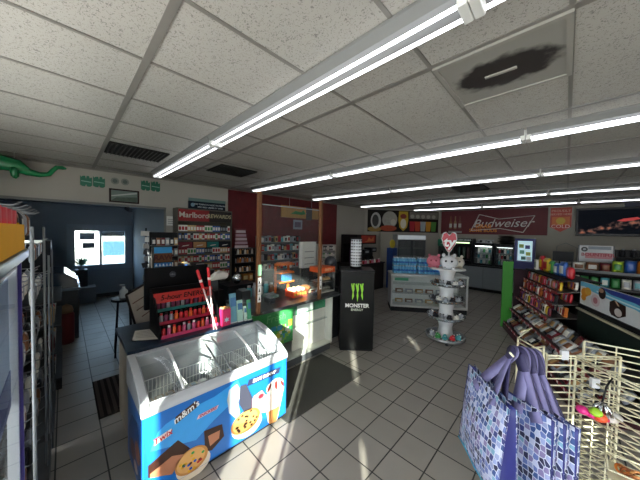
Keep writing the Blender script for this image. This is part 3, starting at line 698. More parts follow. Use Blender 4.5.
# side rack
t = thing('side_rack', 'black side rack of small boxes and jars right of the tall tobacco rack', 'shelf rack', (-5.62,3.05,0.74))
MB().box((-0.17,-0.27,0), (-0.15,0.27,0.85)).box((-0.15,-0.27,0), (0.12,-0.255,0.85)).box((-0.15,0.255,0), (0.12,0.27,0.85)).build('frame', M('1c1c1e', 0.5), t)
for z in (0.05,0.28,0.5,0.7,0.84): MB().box((-0.15,-0.255,z-0.01), (0.12,0.255,z)).build('shelf', M('4a4a48', 0.5), t)
cs = ['c9a26a','9a9ea4','2a2a2e','8a5a3a','e8e4da','c8702a']
for ri, z in enumerate((0.28,0.5,0.7)):
    for k in range(8):
        c = cs[(k*2+ri) % 6]
        item('jar', 'tobacco_tin', c, cs[(k+ri+1) % 6], 0.048, 0.12, 0.05, (-5.56,3.05-0.22+k*0.063,0.74+z+0.001), '%s tin in the black side rack, %s shelf up, %s from the left' % (cn(c), ORD[ri+1], ORD[k]), 'tin', 'tins in the black side rack')
for k, (y, w, c, z) in enumerate(((-0.15,0.13,'3f7a3a',0.05),(0.02,0.15,'b0742c',0.05),(0.17,0.1,'b0742c',0.05))):
    tag(MB().box((-0.06,-w/2+0.004,0), (0.06,w/2-0.004,0.17)).box((0.0601,-w*0.35,0.04), (0.062,w*0.35,0.13), 1).build('cigar_box', [M(c, 0.5), M('d8c89a', 0.5)], None, 0, (-5.56,3.05+y,0.741+z)), ['green box on the bottom shelf of the black side rack','large orange box beside the green one in the side rack','small orange box at the right end of the side rack bottom shelf'][k], 'box', 'boxes at the bottom of the side rack')
t = thing('pack_tower', 'small pink and white stepped pack display on top of the black side rack', 'display rack', (-5.62,2.98,1.592))
for k in range(5): MB().plate([(-0.17+0.012*k,k*0.09),(0.17-0.012*k,k*0.09),(0.165-0.012*k,k*0.09+0.06),(-0.165+0.012*k,k*0.09+0.06)], (0.05-0.01*k,0,0), (0,1,0), (0,0,1), 0.03).build('tier', M('b5939c' if k % 2 else 'c7b5b8', 0.5), t)
MB().box((-0.02,-0.15,0), (0.0,0.15,0.46)).build('backing', M('6a3038', 0.5), t)
t = thing('tobacco_warning_sign', 'dark navy sign with two white lines and a round badge above the tobacco rack', 'sign', (-5.775,2.26,2.45))
MB().box((-0.02,-0.40,0), (0.03,0.40,0.17)).build('board', M('131d2a', 0.4), t)
MB().box((-0.02,-0.39,0.17), (0.0,0.42,0.24)).build('top_strip', M('5d7a74', 0.5), t)
MB().cyl((0.03,-0.32,0.09), (0.034,-0.32,0.09), 0.04, n=20).build('badge', M('6f8fa0', 0.5), t)
for z, s in ((0.11,'NO TOBACCO SALES TO MINORS'),(0.05,'WE CARD UNDER 21 YEARS')): text('lettering', s, 0.045, M('cfd6da', 0.5), t, (0.032,0.06,z), (0,1,0), (0,0,1), 0.002)
tag(MB().box((-5.8,1.46,2.08), (-5.79,1.59,2.27)).box((-5.79,1.48,2.12), (-5.789,1.57,2.13), 1).box((-5.79,1.48,2.16), (-5.789,1.57,2.17), 1).box((-5.79,1.48,2.2), (-5.789,1.57,2.21), 1).build('wall_notice', [M('e4e2da', 0.7), M('8a8780', 0.7)]), 'small white paper notice taped on the wall left of the tobacco rack', 'notice')

# rolling paper display on its own cabinet, hanging snack strips beside it
t = thing('rolling_paper_display', 'blue and brown rolling paper display with white cones on a black cabinet', 'display', (-4.3,1.02,0.05))
MB().box((-0.13,-0.13,-0.05), (0.10,0.13,1.33)).build('cabinet', M('1a1a1c', 0.5), t)
MB().box((-0.10,-0.115,1.33), (0.08,0.115,1.69)).build('body', M('2a2624', 0.5), t)
MB().box((0.081,-0.115,1.60), (0.085,0.115,1.69)).build('blue_header', M('3f9fd8', 0.4, var=0.2), t)
bp = MB().box((0.081,-0.115,1.47), (0.085,0.115,1.60)).build('brown_panel', M('6a4125', 0.6), t)
text('lettering', 'RAW', 0.105, M('4a1712', 0.5), bp, (0.087,0,1.535), (0,1,0), (0,0,1), 0.002, 0, bold=0.004)
MB().box((0.081,-0.115,1.34), (0.085,0.115,1.46)).build('blue_base', M('2f78b8', 0.4), t)
for r in range(2):
    for k in range(5): MB().cyl((0.095,-0.09+k*0.045,1.35+r*0.06), (0.095,-0.09+k*0.045,1.39+r*0.06), 0.018, 0.001, 8).build('paper_cone', M('e8e8ea', 0.5), t)
t = thing('black_display_rack', 'black rack of small dark packs standing behind the rolling paper display', 'display rack', (-4.75,1.16,0))
MB().box((-0.05,-0.2,0), (0.0,0.2,1.95)).box((-0.05,-0.2,0), (0.25,0.2,0.9)).build('frame', M('1b1b1d', 0.5), t)
for z in (1.15,1.35,1.55,1.73): MB().box((0,-0.2,z), (0.12,0.2,z+0.01)).build('shelf', M('5a5a58', 0.5), t)
for ri, z in enumerate((1.15,1.35,1.55,1.73)):
    for k in range(6):
        c = ['2a2a2e','8a5a3a','6a1a24','9a9ea4','2a2a2e','c9a26a'][(k+ri*2) % 6]
        item('carton', 'small_pack', c, 'e8e4da', 0.05, 0.12, 0.03, (-4.69,1.0+k*0.064,z+0.011), '%s pack on the black rack behind the rolling papers, %s shelf up, %s from left' % (cn(c), ORD[ri], ORD[k]), 'pack', 'packs on the black rack', HALFPI)
for k, (px, y0, y1, X, c, lab) in enumerate(((146,228,288,-5.5,'aeb0b0','tall strip of silver hanging packets beside the alcove corner'),(153,238,284,-5.05,'c9b9a0','short strip of tan hanging packets right of the silver strip'))):
    p = at(px, y0, X=X)
    t = thing('hanging_strip_display', lab, 'display', (p.x,p.y,0), 0, 'hanging strip displays by the alcove')
    MB().cyl((0,0,0), (0,0,0.02), 0.14, n=16).build('base', black, t)
    MB().cyl((0,0,0.02), (0,0,p.z), 0.012).build('pole', black, t)
    rnd = random.Random(k+3); n0 = 9 if k == 0 else 7
    for j in range(n0):
        z = 1.0+(p.z-1.1)*j/(n0-1)
        cc2 = M([c,'2e2f33','6f7276','d9d6cf'][rnd.randrange(4)], 0.3, 0.2)
        MB().obox((0.03,rnd.uniform(-0.03,0.03),z), (0.03,0.10+0.04*rnd.random(),0.09), (rnd.uniform(-.3,.3),0,rnd.uniform(-.4,.4))).build('packet', cc2, t, 0.006)
# leaning menu board with a dark frame
c4 = [at(126,295,X=-3.95), at(152,280,X=-4.12), at(153,322,X=-3.9), at(136,328,X=-3.75)]
c4 = [Vector(p) for p in c4]
t = thing('leaning_board', 'beige printed board in a dark frame leaning behind the navy counter', 'board', (c4[3].x,c4[3].y,0))
o3 = Vector((c4[3].x,c4[3].y,0)); nn = (c4[1]-c4[0]).cross(c4[3]-c4[0]).normalized()
if nn.x < 0: nn = -nn
vs = [p-o3 for p in c4]; MB().add(vs+[v-nn*0.02 for v in vs], [(0,1,2,3),(4,5,6,7),(0,1,5,4),(1,2,6,5),(2,3,7,6),(3,0,4,7)]).build('sheet', M('b5aa9c', 0.6, var=0.12, scale=6), t)
fr = MB()
for a, b2 in ((0,1),(1,2),(2,3),(3,0)): fr.tube([vs[a]+nn*0.004, vs[b2]+nn*0.004], 0.014, 6)
fr.build('frame', M('2b2422', 0.5), t)
ctr = sum(vs, Vector())/4; ax = (vs[1]-vs[0]).normalized(); ay = (vs[0]-vs[3]); ay = (ay-ax*ay.dot(ax)).normalized()
for k in range(3): MB().plate([(-0.09,0),(0.09,0.0),(0.09,0.012),(-0.09,0.012)], ctr+nn*0.002+ay*(0.08-k*0.1), ax, ay, 0.002).build('printed_line', M('6f4b45', 0.6), t)
for a in (2,3): MB().cyl((vs[a].x,vs[a].y,0), tuple(vs[a]), 0.012).build('leg', M('2b2422', 0.5), t)
t = thing('white_bottle', 'white spray bottle standing on a dark stool by the alcove corner', 'bottle', (-5.0,0.66,0.90))
MB().lathe([(0.05,0),(0.055,0.02),(0.055,0.11),(0.02,0.15),(0.02,0.18)], 14).build('bottle', M('c9d2da', 0.3), t)
MB().box((-0.015,-0.05,0.18), (0.015,0.02,0.21)).build('nozzle', M('8a97a5', 0.4), t)
t = thing('stool', 'dark round stool under the white spray bottle', 'stool', (-5.0,0.66,-0.04))
MB().cyl((0,0,0.90), (0,0,0.94), 0.16, n=20).build('seat', M('23262b', 0.5), t)
for k in range(4): MB().cyl((0.16*math.cos(k*PI/2+.7),0.16*math.sin(k*PI/2+.7),0), (0.1*math.cos(k*PI/2+.7),0.1*math.sin(k*PI/2+.7),0.90), 0.012).build('leg', M('23262b', 0.5), t)

# ------------------------------------------------------------------ on the wall above the alcove
t = thing('inflatable_dinosaur', 'green inflatable long-necked dinosaur hanging over the alcove opening', 'inflatable toy', (-5.45,-0.47,2.80))
t.scale = (0.9,0.9,0.9)
gm = M('1c7a48', 0.25, coat=0.5, var=0.15, scale=6)
MB().tube([(0,-0.62,0.13),(0,-0.45,0.05),(0,-0.28,0.02),(0,-0.12,0.06),(0,0.03,0.04),(0,0.14,-0.035),(0,0.26,-0.055),(0,0.36,-0.03),(0,0.41,0.05),(0,0.45,0.10),(0,0.52,0.105),(0,0.56,0.095)], [0.02,0.06,0.10,0.115,0.10,0.06,0.042,0.036,0.032,0.034,0.032,0.012], 14).build('body', gm, t)
for k, (x, y) in enumerate(((0.07,-0.28),(0.07,0.0),(-0.07,-0.28),(-0.07,0.0))):
    MB().tube([(x*0.6,y,0.0),(x,y,-0.06),(x,y+0.005,-0.125),(x,y+0.02,-0.135)], [0.05,0.045,0.038,0.02], 10).build('leg', gm, t)
MB().plate([(-0.5,0.12),(-0.4,0.2),(-0.3,0.15),(-0.2,0.22),(-0.1,0.17),(0,0.15),(0.05,0.1),(-0.1,0.05),(-0.4,0.05)], (0,0,0.0), (0,1,0), (0,0,1), 0.01).build('crest', M('145f38', 0.3), t)
for s in (-0.25, 0.0): MB().cyl((0,s,0.1), (0,s,0.24), 0.002, n=5).build('string', M('c9c9c9', 0.5), t)
def cutout(px0, py0, px1, py1, lab):
    a, b2 = at(px0, py0, X=-5.79), at(px1, py1, X=-5.79); w = (b2.y-a.y); hh = a.z-b2.z
    t = thing('green_cutout', lab, 'wall decoration', (-5.795,a.y,b2.z), 0, 'green scalloped cutouts above the alcove')
    MB().plate([(0,hh*0.1),(w*0.2,0),(w*0.4,0.0),(w*0.5,hh*0.2),(w*0.6,0),(w*0.85,0),(w,hh*0.12),(w,hh*0.9),(w*0.8,hh*0.8),(w*0.75,hh),(w*0.55,hh),(w*0.5,hh*0.7),(w*0.42,hh),(w*0.2,hh*0.95),(w*0.1,hh*0.85),(0,hh)], (0,0,0), (0,1,0), (0,0,1), 0.012).build('card', M('1e6b52', 0.5), t)
    MB().plate([(w*0.08,hh*0.45),(w*0.92,hh*0.4),(w*0.92,hh*0.47),(w*0.08,hh*0.52)], (0.0125,0,0), (0,1,0), (0,0,1), 0.002).build('white_line', M('8fb5a8', 0.5), t)
cutout(80,175,92,187,'green scalloped cutout on the left, above the alcove, nearer the dinosaur')
cutout(93,176,105,188,'green scalloped cutout touching the left one, just before the framed picture')
cutout(141,180,150,191,'green scalloped cutout right of the framed picture')
cutout(151,181,160,192,'green scalloped cutout furthest right, nearest the tobacco sign')
for px, lab in ((115,'round grey plate hanging above the framed picture, left one'), (125,'round grey plate hanging above the framed picture, right one')):
    p = at(px, 181 if px < 120 else 182, X=-5.79)
    t = thing('wall_plate', lab, 'plate', (-5.8,p.y,p.z), 0, 'round plates on the wall')
    MB().cyl((0,0,0), (0.012,0,0), 0.055, 0.06, 20).build('rim', M('7d7f78', 0.5), t); MB().cyl((0.0125,0,0), (0.014,0,0), 0.035, n=16).build('motif', M('55615a', 0.5), t)
a, b2 = at(109,187,X=-5.79), at(139,203,X=-5.79)
t = thing('framed_picture', 'dark framed road landscape picture on the wall above the alcove opening', 'picture', (-5.8,(a.y+b2.y)/2,(a.z+b2.z)/2-0.02))
w, hh = (b2.y-a.y)/2, 0.12
MB().box((0,-w,-hh), (0.03,-w+0.025,hh)).box((0,w-0.025,-hh), (0.03,w,hh)).box((0,-w,-hh), (0.03,w,-hh+0.025)).box((0,-w,hh-0.025), (0.03,w,hh)).build('frame', M('2a1d17', 0.4), t)
MB().box((0.005,-w+0.02,-hh+0.02), (0.012,w-0.02,hh-0.02)).plate([(-w+0.03,-0.02),(w-0.03,0.06),(w-0.03,0.09),(-w+0.03,0.0)], (0.0125,0,0), (0,1,0), (0,0,1), 0.001, 1).plate([(-w+0.03,-hh+0.03),(w-0.03,-hh+0.03),(w-0.03,0.0),(-w+0.1,-0.03)], (0.0125,0,0), (0,1,0), (0,0,1), 0.001, 2).build('print', [M('6f7f76', 0.4), M('b9bcb4', 0.4), M('47584a', 0.4, var=0.4, scale=30)], t)
t = thing('security_camera', 'small dark camera under the alcove header', 'camera', (-5.9,0.85,2.44))
MB().cyl((0,0,0), (0,0,-0.05), 0.02).build('mount', dark, t); MB().obox((0.04,0,-0.08), (0.16,0.06,0.06), (0,0.3,0.3)).build('body', M('3b424a', 0.4), t)

# ------------------------------------------------------------------ behind the counter: shelves, till goods
t = thing('wall_shelf_unit', 'grey shelf unit with small boxes on the red wall behind the clear pane', 'shelf', (-5.65,4.15,0.74))
MB().box((-0.13,-0.66,0), (-0.12,0.66,1.14)).box((-0.12,-0.66,0), (0.13,-0.645,1.14)).box((-0.12,0.645,0), (0.13,0.66,1.14)).build('frame', M('5b5d5f', 0.5), t)
for z in (0.25,0.5,0.75,0.98): MB().box((-0.12,-0.645,z-0.012), (0.13,0.645,z)).build('shelf', M('8a8c8b', 0.5), t)
for ri, z in enumerate((0.25,0.5,0.75,0.98)):
    for k in range(12):
        c = ['e8e4da','9a9ea4','b3202a','e8e4da','2a2a2e','4fa0a8','9a9ea4','c9a26a'][(k*3+ri) % 8]
        item('carton' if (k+ri) % 3 else 'jar', 'boxed_good', c, ['9a9ea4','2a2a2e','b3202a'][k % 3], 0.075, 0.13+0.02*((k+ri) % 3), 0.075, (-5.58,3.57+k*0.105,0.74+z+0.001), '%s item on the grey wall unit behind the pane, %s shelf up, %s from left' % (cn(c), ORD[ri], ORD[k]), 'box', 'boxes on the grey wall unit', HALFPI)
t = thing('white_wall_rack', 'white rack of black and white packs on the wall right of the second post', 'shelf', (-5.65,6.0,0.74))
MB().box((-0.13,-0.42,0), (-0.12,0.42,0.86)).box((-0.12,-0.42,0), (0.13,-0.40,0.90)).box((-0.12,0.40,0), (0.13,0.42,0.86)).build('frame', M('b9b6ae', 0.5), t)
for z in (0.2,0.45,0.68): MB().box((-0.12,-0.40,z-0.02), (0.13,0.40,z)).build('shelf', M('b9b6ae', 0.5), t)
for ri, z in enumerate((0.2,0.45,0.68)):
    for k in range(8):
        c = [['3a8f4a','2a2a2e','e8e4da'],['e8e4da','9a9ea4','3a8f4a'],['2a2a2e','e8e4da','2a2a2e']][ri][k % 3]
        item('carton', 'stacked_pack', c, 'e8e4da', 0.085, 0.14, 0.06, (-5.58,5.67+k*0.095,0.74+z+0.001), '%s pack on the white wall rack, %s shelf up, %s from left' % (cn(c), ORD[ri], ORD[k]), 'pack', 'packs on the white wall rack', HALFPI)
t = thing('wooden_sign', 'tan wooden board with green lettering block and photo hung on the red wall', 'sign', (-5.78,4.9,2.56))
q = [at(281,205,X=-5.78), at(318,207,X=-5.78), at(318,219,X=-5.78), at(281,217,X=-5.78)]
L = q[1].y-q[0].y; t.location = (-5.78,q[0].y,q[3].z)
hh = q[0].z-q[3].z
MB().box((0,0,0), (0.03,L,hh)).build('board', M('a5793c', 0.6, var=0.15), t)
MB().plate([(L*0.22,hh*0.35),(L*0.35,hh*0.62),(L*0.5,hh*0.55),(L*0.56,hh*0.75),(L*0.62,hh*0.4),(L*0.5,hh*0.3)], (0.031,0,0), (0,1,0), (0,0,1), 0.004).build('green_motif', M('1f7a3c', 0.5), t)
MB().box((0.031,L*0.63,-hh*0.1), (0.04,L*0.8,hh*1.05)).build('photo', M('3a3436', 0.4, var=0.6, scale=30), t)
for s in (0.2,0.8): MB().cyl((0.01,L*s,hh), (0.01,L*s,3.0-t.location.z), 0.003, n=5).build('string', M('c9c9c9', 0.5), t)
tag(MB().box((-5.78,4.75,2.08), (-5.77,5.1,2.36)).box((-5.77,4.80,2.14), (-5.768,5.04,2.3), 1).build('wall_notice', [M('8a8a94', 0.6), M('5c4a5c', 0.6, var=0.3)]), 'grey photo notice below the tan wooden board on the red wall', 'notice')
# goods on top of the glass counter
def cz(x, y, z=1.0): return (x, y, z)
t = thing('candy_box', 'open red and orange candy box with cream sweets on top of the glass counter', 'box', cz(-3.0,2.55))
MB().box((-0.1,-0.14,0), (0.1,0.14,0.012)).box((0.09,-0.14,0.012), (0.1,0.14,0.09)).box((-0.1,-0.14,0.012), (-0.09,0.14,0.11)).box((-0.09,-0.14,0.012), (0.09,-0.13,0.09)).box((-0.09,0.13,0.012), (0.09,0.14,0.09)).build('carton', M('e0421f', 0.4, var=0.25, scale=20), t)
for k in range(12): MB().ball((-0.06+0.04*(k % 4), -0.09+0.09*(k//4), 0.105), (0.025,0.04,0.03), 8, 6).build('sweet', M('e3c99a', 0.5), t)
for k in range(5): MB().box((0.1005,-0.12+k*0.052,0.03), (0.102,-0.09+k*0.052,0.07)).build('yellow_mark', M('e8b23a', 0.4), t)
t = thing('orange_snack_stand', 'orange wire snack stand with a blue panel on the glass counter', 'display', cz(-3.1,2.50))
t.location = (-3.28,2.52,1.0)
om = M('d86a1c', 0.4)
mb = MB()
for y in (-0.13,0.13): mb.box((-0.07,y-0.015,0), (-0.04,y+0.015,0.48)); 
for z in (0.18,0.33,0.46): mb.box((-0.07,-0.145,z), (0.09,0.145,z+0.025))
mb.build('frame', om, t); MB().box((0.0,-0.06,0.205), (0.09,0.09,0.31)).build('blue_panel', M('2f6f9f', 0.4), t)
MB().box((-0.06,-0.12,0.485), (0.06,0.12,0.50)).build('top_tray', om, t)
for k, (x, y, s, c, lab) in enumerate(((-3.12,2.84,0.10,'8a5a2e','large brown bread loaf on the glass counter beside the second post'),)):
    t = thing('bread_loaf', lab, 'bread', (x,y,1.0)); MB().ball((0,0,0.065), (0.09,0.11,0.052), 14, 8).build('crust', M(c, 0.6, var=0.2), t); MB().obox((0,0,0.007), (0.2,0.24,0.012)).build('tray', M('c9b28a', 0.6), t)
t = thing('silver_bowl', 'round silver bowl between the red candy box and the bread', 'bowl', (-2.82,2.80,1.0))
MB().lathe([(0.03,0),(0.05,0.005),(0.075,0.06),(0.08,0.075),(0.072,0.075),(0.045,0.02),(0.001,0.015)], 20).build('bowl', M('b5bac0', 0.25, 0.9), t)
t = thing('white_price_box', 'tall white box with faint grey printing behind the second post', 'box', (-3.9,3.12,0))
q0, q1 = at(302,242,X=-3.9), at(315,270,X=-3.9); t.location = (-3.9,q0.y,0)
MB().box((-0.08,0,1.25), (0.02,q1.y-q0.y,q0.z)).build('box', M('d2cfc8', 0.6), t)
for k in range(3): MB().box((0.0205,0.06,1.32+k*0.13), (0.022,q1.y-q0.y-0.06,1.34+k*0.13)).build('printed_line', M('8f8d8a', 0.6), t)
MB().box((-0.07,0.05,0), (0.0,q1.y-q0.y-0.05,1.25)).build('stand', M('2b2c2e', 0.5), t)
t = thing('orange_label_case', 'small glass pastry case with an orange header on the counter end', 'display case', (-3.12,3.1,1.0))
t.location = (-2.98,3.12,1.0)
MB().box((-0.15,-0.17,0.33), (0.15,0.15,0.42)).build('header', M('d0561f', 0.4, var=0.2, scale=20), t)
text('lettering', 'FRESH', 0.07, M('f0d9b0', 0.4), t, (0.152,-0.01,0.375), (0,1,0), (0,0,1), 0.002)
MB().box((-0.15,-0.17,0), (0.15,0.15,0.015)).build('base', M('c9c6bc', 0.4), t)
MB().add([(0.15,-0.17,0.015),(0.15,0.15,0.015),(0.15,0.15,0.33),(0.15,-0.17,0.33)], [(0,1,2,3)]).add([(-0.15,-0.17,0.015),(0.15,-0.17,0.015),(0.15,-0.17,0.33),(-0.15,-0.17,0.33)], [(0,1,2,3)]).build('glass', pg, t)
for y in (-0.165,0.145): MB().box((0.14,y-0.006,0.015), (0.152,y+0.006,0.33)).build('corner_post', steel, t)
MB().box((-0.14,-0.16,0.17), (0.14,0.14,0.177)).build('shelf', steel, t)
for r in range(2):
    for k in range(3): tag(MB().ball((0,0,0.03), (0.06,0.04,0.03), 10, 6).build('pastry', M(['9a9488','c9a873'][r], 0.6, var=0.2), None, 0, (-2.95,3.03+k*0.09,(1.0155 if r == 0 else 1.178))), '%s pastry on the %s of the orange-topped case, %s from the left' % (['grey wrapped','golden'][r], ['base','shelf'][r], ORD[k]), 'pastry', 'pastries in the orange-topped case')
# dim clutter on the counter: gadgets and trays
gl2 = [('till_printer',(-3.25,1.78),(0.18,0.14,0.16),'34383c','squat grey till printer on the glass counter just right of the first post'),
       ('card_terminal',(-2.95,2.02),(0.16,0.09,0.07),'2c3238','dark card terminal lying on the glass counter in front of the printer'),
       ('green_tray',(-3.17,2.18),(0.16,0.22,0.05),'4f6f68','dull green tray behind the card terminal on the glass counter')]
for nm, (x, y), (a, b2, c), col, lab in gl2:
    t = thing(nm, lab, nm.split('_')[1], (x,y,1.0))
    MB().box((-a/2,-b2/2,0), (a/2,b2/2,c)).build('body', M(col, 0.4), t, 0.01); MB().obox((0.01,0,c+0.004), (a*0.7,b2*0.7,0.01), (0,0.1,0)).build('top_panel', M('7d8b8e', 0.3), t)
for k in range(5):
    item('jar', 'counter_jar', ['4fa0a8','9a9ea4','e8e4da','4fa0a8','8a5a3a'][k], '9a9ea4', 0.08, 0.17+0.03*(k % 2), 0.08, (-3.405,1.96+k*0.10,1.001), '%s jar at the back of the glass counter, %s from the first post' % (['teal','silver','white','blue-green','brown'][k], ORD[k]), 'jar', 'jars at the back of the glass counter')
t = thing('chrome_kettle', 'round chrome kettle on a dark box behind the mint leaflets', 'kettle', (-3.75,1.93,0))
MB().box((-0.16,-0.22,0), (0.16,0.28,1.16)).build('box_stand', M('17191c', 0.5), t); MB().ball((0.02,0,1.24), (0.07,0.07,0.085), 16, 10).build('pot', chrome, t); MB().tube([(0.02,-0.05,1.31),(0.02,0,1.37),(0.02,0.05,1.31)], 0.008).build('handle', black, t)
t = thing('brown_bag_shelf', 'grey coffee grinder with a black hopper behind the lamp', 'grinder', (-3.75,1.5,0))
MB().box((-0.14,-0.16,0), (0.14,0.16,1.12)).build('cabinet', M('191a1d', 0.5), t); MB().box((-0.08,-0.1,1.12), (0.1,0.1,1.30)).build('body', M('5f6468', 0.4), t, 0.01); MB().cyl((0,0,1.30), (0,0,1.42), 0.05, 0.08, 16).build('hopper', M('1f2225', 0.3), t)
t.name = 'coffee_grinder'
# ------------------------------------------------------------------ black barrel cooler with the claw mark
az = math.atan2(0.39, 0.42)            # its front runs along this direction
fc = Vector((-2.53,3.435,0)); bn = Vector((-math.sin(az), math.cos(az), 0))
t = thing('energy_drink_cooler', 'black upright drink cooler with a lime green claw mark and white lettering', 'cooler', tuple(fc+bn*0.25+Vector((0.05,0.02,0))), az)
MB().box((-0.285,-0.245,0.03), (0.285,0.25,1.34)).build('cabinet', M('08090a', 0.4), t, 0.008)
MB().box((-0.275,-0.235,0), (0.275,0.24,0.03)).build('plinth', M('1c1c1e', 0.6), t)
MB().box((-0.29,-0.25,1.34), (0.29,0.255,1.375)).build('lid', M('17181b', 0.3), t, 0.006)
MB().box((0.286,-0.2,0.25), (0.289,0.2,1.2)).build('side_strip', M('3a1220', 0.4, var=0.3, scale=4), t)
lime = M('8ccf1e', 0.4)
mb = MB()
for k, (x, l, sx) in enumerate(((-0.075,0.27,-1),(0.0,0.30,0),(0.075,0.27,1))):
    s = [(x-0.035,0),(x-0.012,0.012),(x-0.014,-0.06),(x-0.022,-0.12),(x-0.010,-l*0.8),(x+0.004+sx*0.01,-l),(x+0.016,-l*0.75),(x+0.012,-0.14),(x+0.024,-0.07),(x+0.022,0.02),(x+0.036,0.006),(x+0.03,-0.012)]
    s = [(x-0.034,0.0),(x-0.016,0.014),(x-0.004,-0.03),(x+0.006,0.016),(x+0.03,0.012),(x+0.02,-0.02),(x+0.026,-0.09),(x+0.012,-0.14),(x+0.020,-0.2),(x+0.004+sx*0.012,-l),(x-0.012,-0.19),(x-0.004,-0.14),(x-0.02,-0.07)]
    mb.plate(s, (0,-0.2465,1.14), (1,0,0), (0,0,1), -0.0015)
mb.xf(Matrix.Identity(4)).build('claw_logo', lime, t)
text('brand_lettering', 'MONSTER', 0.088, M('e6e6e2', 0.4), t, (0,-0.248,0.775), (1,0,0), (0,0,1), 0.002, 0, bold=0.003)
text('lettering', 'ENERGY', 0.055, M('d8dfc8', 0.4), t, (0,-0.248,0.705), (1,0,0), (0,0,1), 0.002, 0, bold=0.001)
t = thing('spinner_tower', 'white cylindrical tower covered in rows of small black items on the black cooler', 'display', tuple(fc+bn*0.24+Vector((0.03,0.03,1.376))), az)
MB().cyl((0,0,0), (0,0,0.04), 0.105, n=24).build('base', black, t)
MB().cyl((0,0,0.04), (0,0,0.515), 0.095, n=28).build('drum', M('d6d8dc', 0.35), t)
MB().cyl((0,0,0.515), (0,0,0.535), 0.105, n=24).build('cap', black, t)
pr = None
for r in range(9):
    for k in range(7):
        a = -PI+PI*(k+0.5)/7
        if pr is None: pr = MB().box((-0.010,0,-0.011), (0.010,0.008,0.011)).build('lighter', M('24262b', 0.4), t); o = pr
        else: o = pr.copy(); COL.objects.link(o); o.parent = t
        o.location = (0.096*math.cos(a), 0.096*math.sin(a), 0.075+r*0.052); o.rotation_euler = (0,0,a-HALFPI)
t = thing('grey_figure', 'grey chrome tap head standing left of the white tower on the counter end', 'dispenser', (-3.05,3.0,1.0))
t.location = (-3.25,3.62,0); t['label'] = 'dark grey drink dispenser standing behind and left of the white tower'
t.name = 'drink_dispenser'
MB().box((-0.15,-0.15,0), (0.15,0.15,0.95)).build('cabinet', M('202225', 0.5), t)
MB().cyl((0,0,0.95), (0,0,1.38), 0.10, n=18).ball((0,0,1.42), (0.12,0.12,0.13), 14, 10).build('canister', M('34373c', 0.35), t)
MB().tube([(0.08,-0.05,1.3),(0.17,-0.1,1.28),(0.19,-0.11,1.12)], 0.03, 8).build('spout', M('9a9da1', 0.3, 0.7), t)

# ------------------------------------------------------------------ coffee corner against the left wall
t = thing('coffee_station', 'dark coffee shelving with red lit front behind the black cooler', 'shelf unit', (-5.15,7.55,0))
MB().box((-0.6,-0.75,0), (0.35,0.75,0.92)).box((-0.62,-0.78,0.92), (0.38,0.78,0.96)).build('base_cabinet', M('2a2422', 0.5), t)
MB().box((-0.6,-0.6,1.62), (0.09,0.6,1.95)).box((-0.6,-0.6,0.96), (-0.5,0.6,1.62)).build('upper_cabinet', M('1c1718', 0.5), t)
tag(MB().box((0,-0.42,0), (0.03,0.42,0.26)).plate([(-0.3,0.03),(-0.1,0.08),(0.0,0.2),(0.15,0.12),(0.3,0.22),(0.32,0.05)], (0.031,0,0), (0,1,0), (0,0,1), 0.002, 1).build('red_coffee_sign', [M('a82a1a', 0.4, var=0.35, scale=6), M('d8784a', 0.4)], None, 0, (-5.045,7.6,1.665)), 'red and orange picture sign on the dark coffee shelving', 'sign')
for k, (y, c, hgt, lab) in enumerate(((7.05,'2a1a2c',0.5,'purple black coffee machine, left of three on the coffee station'),(7.5,'18181b',0.46,'black coffee machine, middle of three on the coffee station'),(7.95,'202024',0.52,'black coffee machine, right of three on the coffee station'))):
    m = thing('coffee_machine', lab, 'coffee machine', (-5.15,y,0.962), 0, 'coffee machines')
    MB().box((-0.18,-0.17,0), (0.12,0.17,0.05)).box((-0.18,-0.17,0.05), (-0.02,0.17,hgt)).box((-0.02,-0.17,hgt-0.16), (0.14,0.17,hgt)).build('body', M(c, 0.3), m, 0.006)
    MB().lathe([(0.05,0.05),(0.07,0.08),(0.055,0.16),(0.04,0.2)], 14, (0.06,0,0)).build('carafe', M('33281f', 0.1), m)
    MB().box((0.141,-0.1,hgt-0.11), (0.143,0.1,hgt-0.04)).build('panel', M('8f9296' if k else '6a3a7a', 0.3), m)
for k in range(9):
    item('jar', 'cup_stack', ['e8e4da','b3202a','d87a9a'][k % 3], ['e8e4da','9a9ea4'][k % 2], 0.09, 0.13, 0.09, (-4.86,6.92+k*0.14,0.962), '%s cup stack along the front of the coffee station, %s from the left' % (['white','red','pink'][k % 3], ORD[k]), 'cups', 'cup stacks on the coffee station')
p = at(388, 262, X=-4.7)
t = thing('yellow_blue_drink_tower', 'blue floor display with a round yellow top beside the coffee station', 'display', (-4.62,8.55,0))
MB().box((-0.12,-0.16,0), (0.12,0.16,1.48)).build('body', M('24407a', 0.4, var=0.3, scale=5), t)
MB().cyl((-0.02,0,1.63), (0.04,0,1.63), 0.155, n=24).build('disc', M('c9b52a', 0.4), t)
MB().box((0.121,-0.12,0.5), (0.125,0.12,1.2)).build('panel', M('a9adb5', 0.4, var=0.3, scale=8), t)
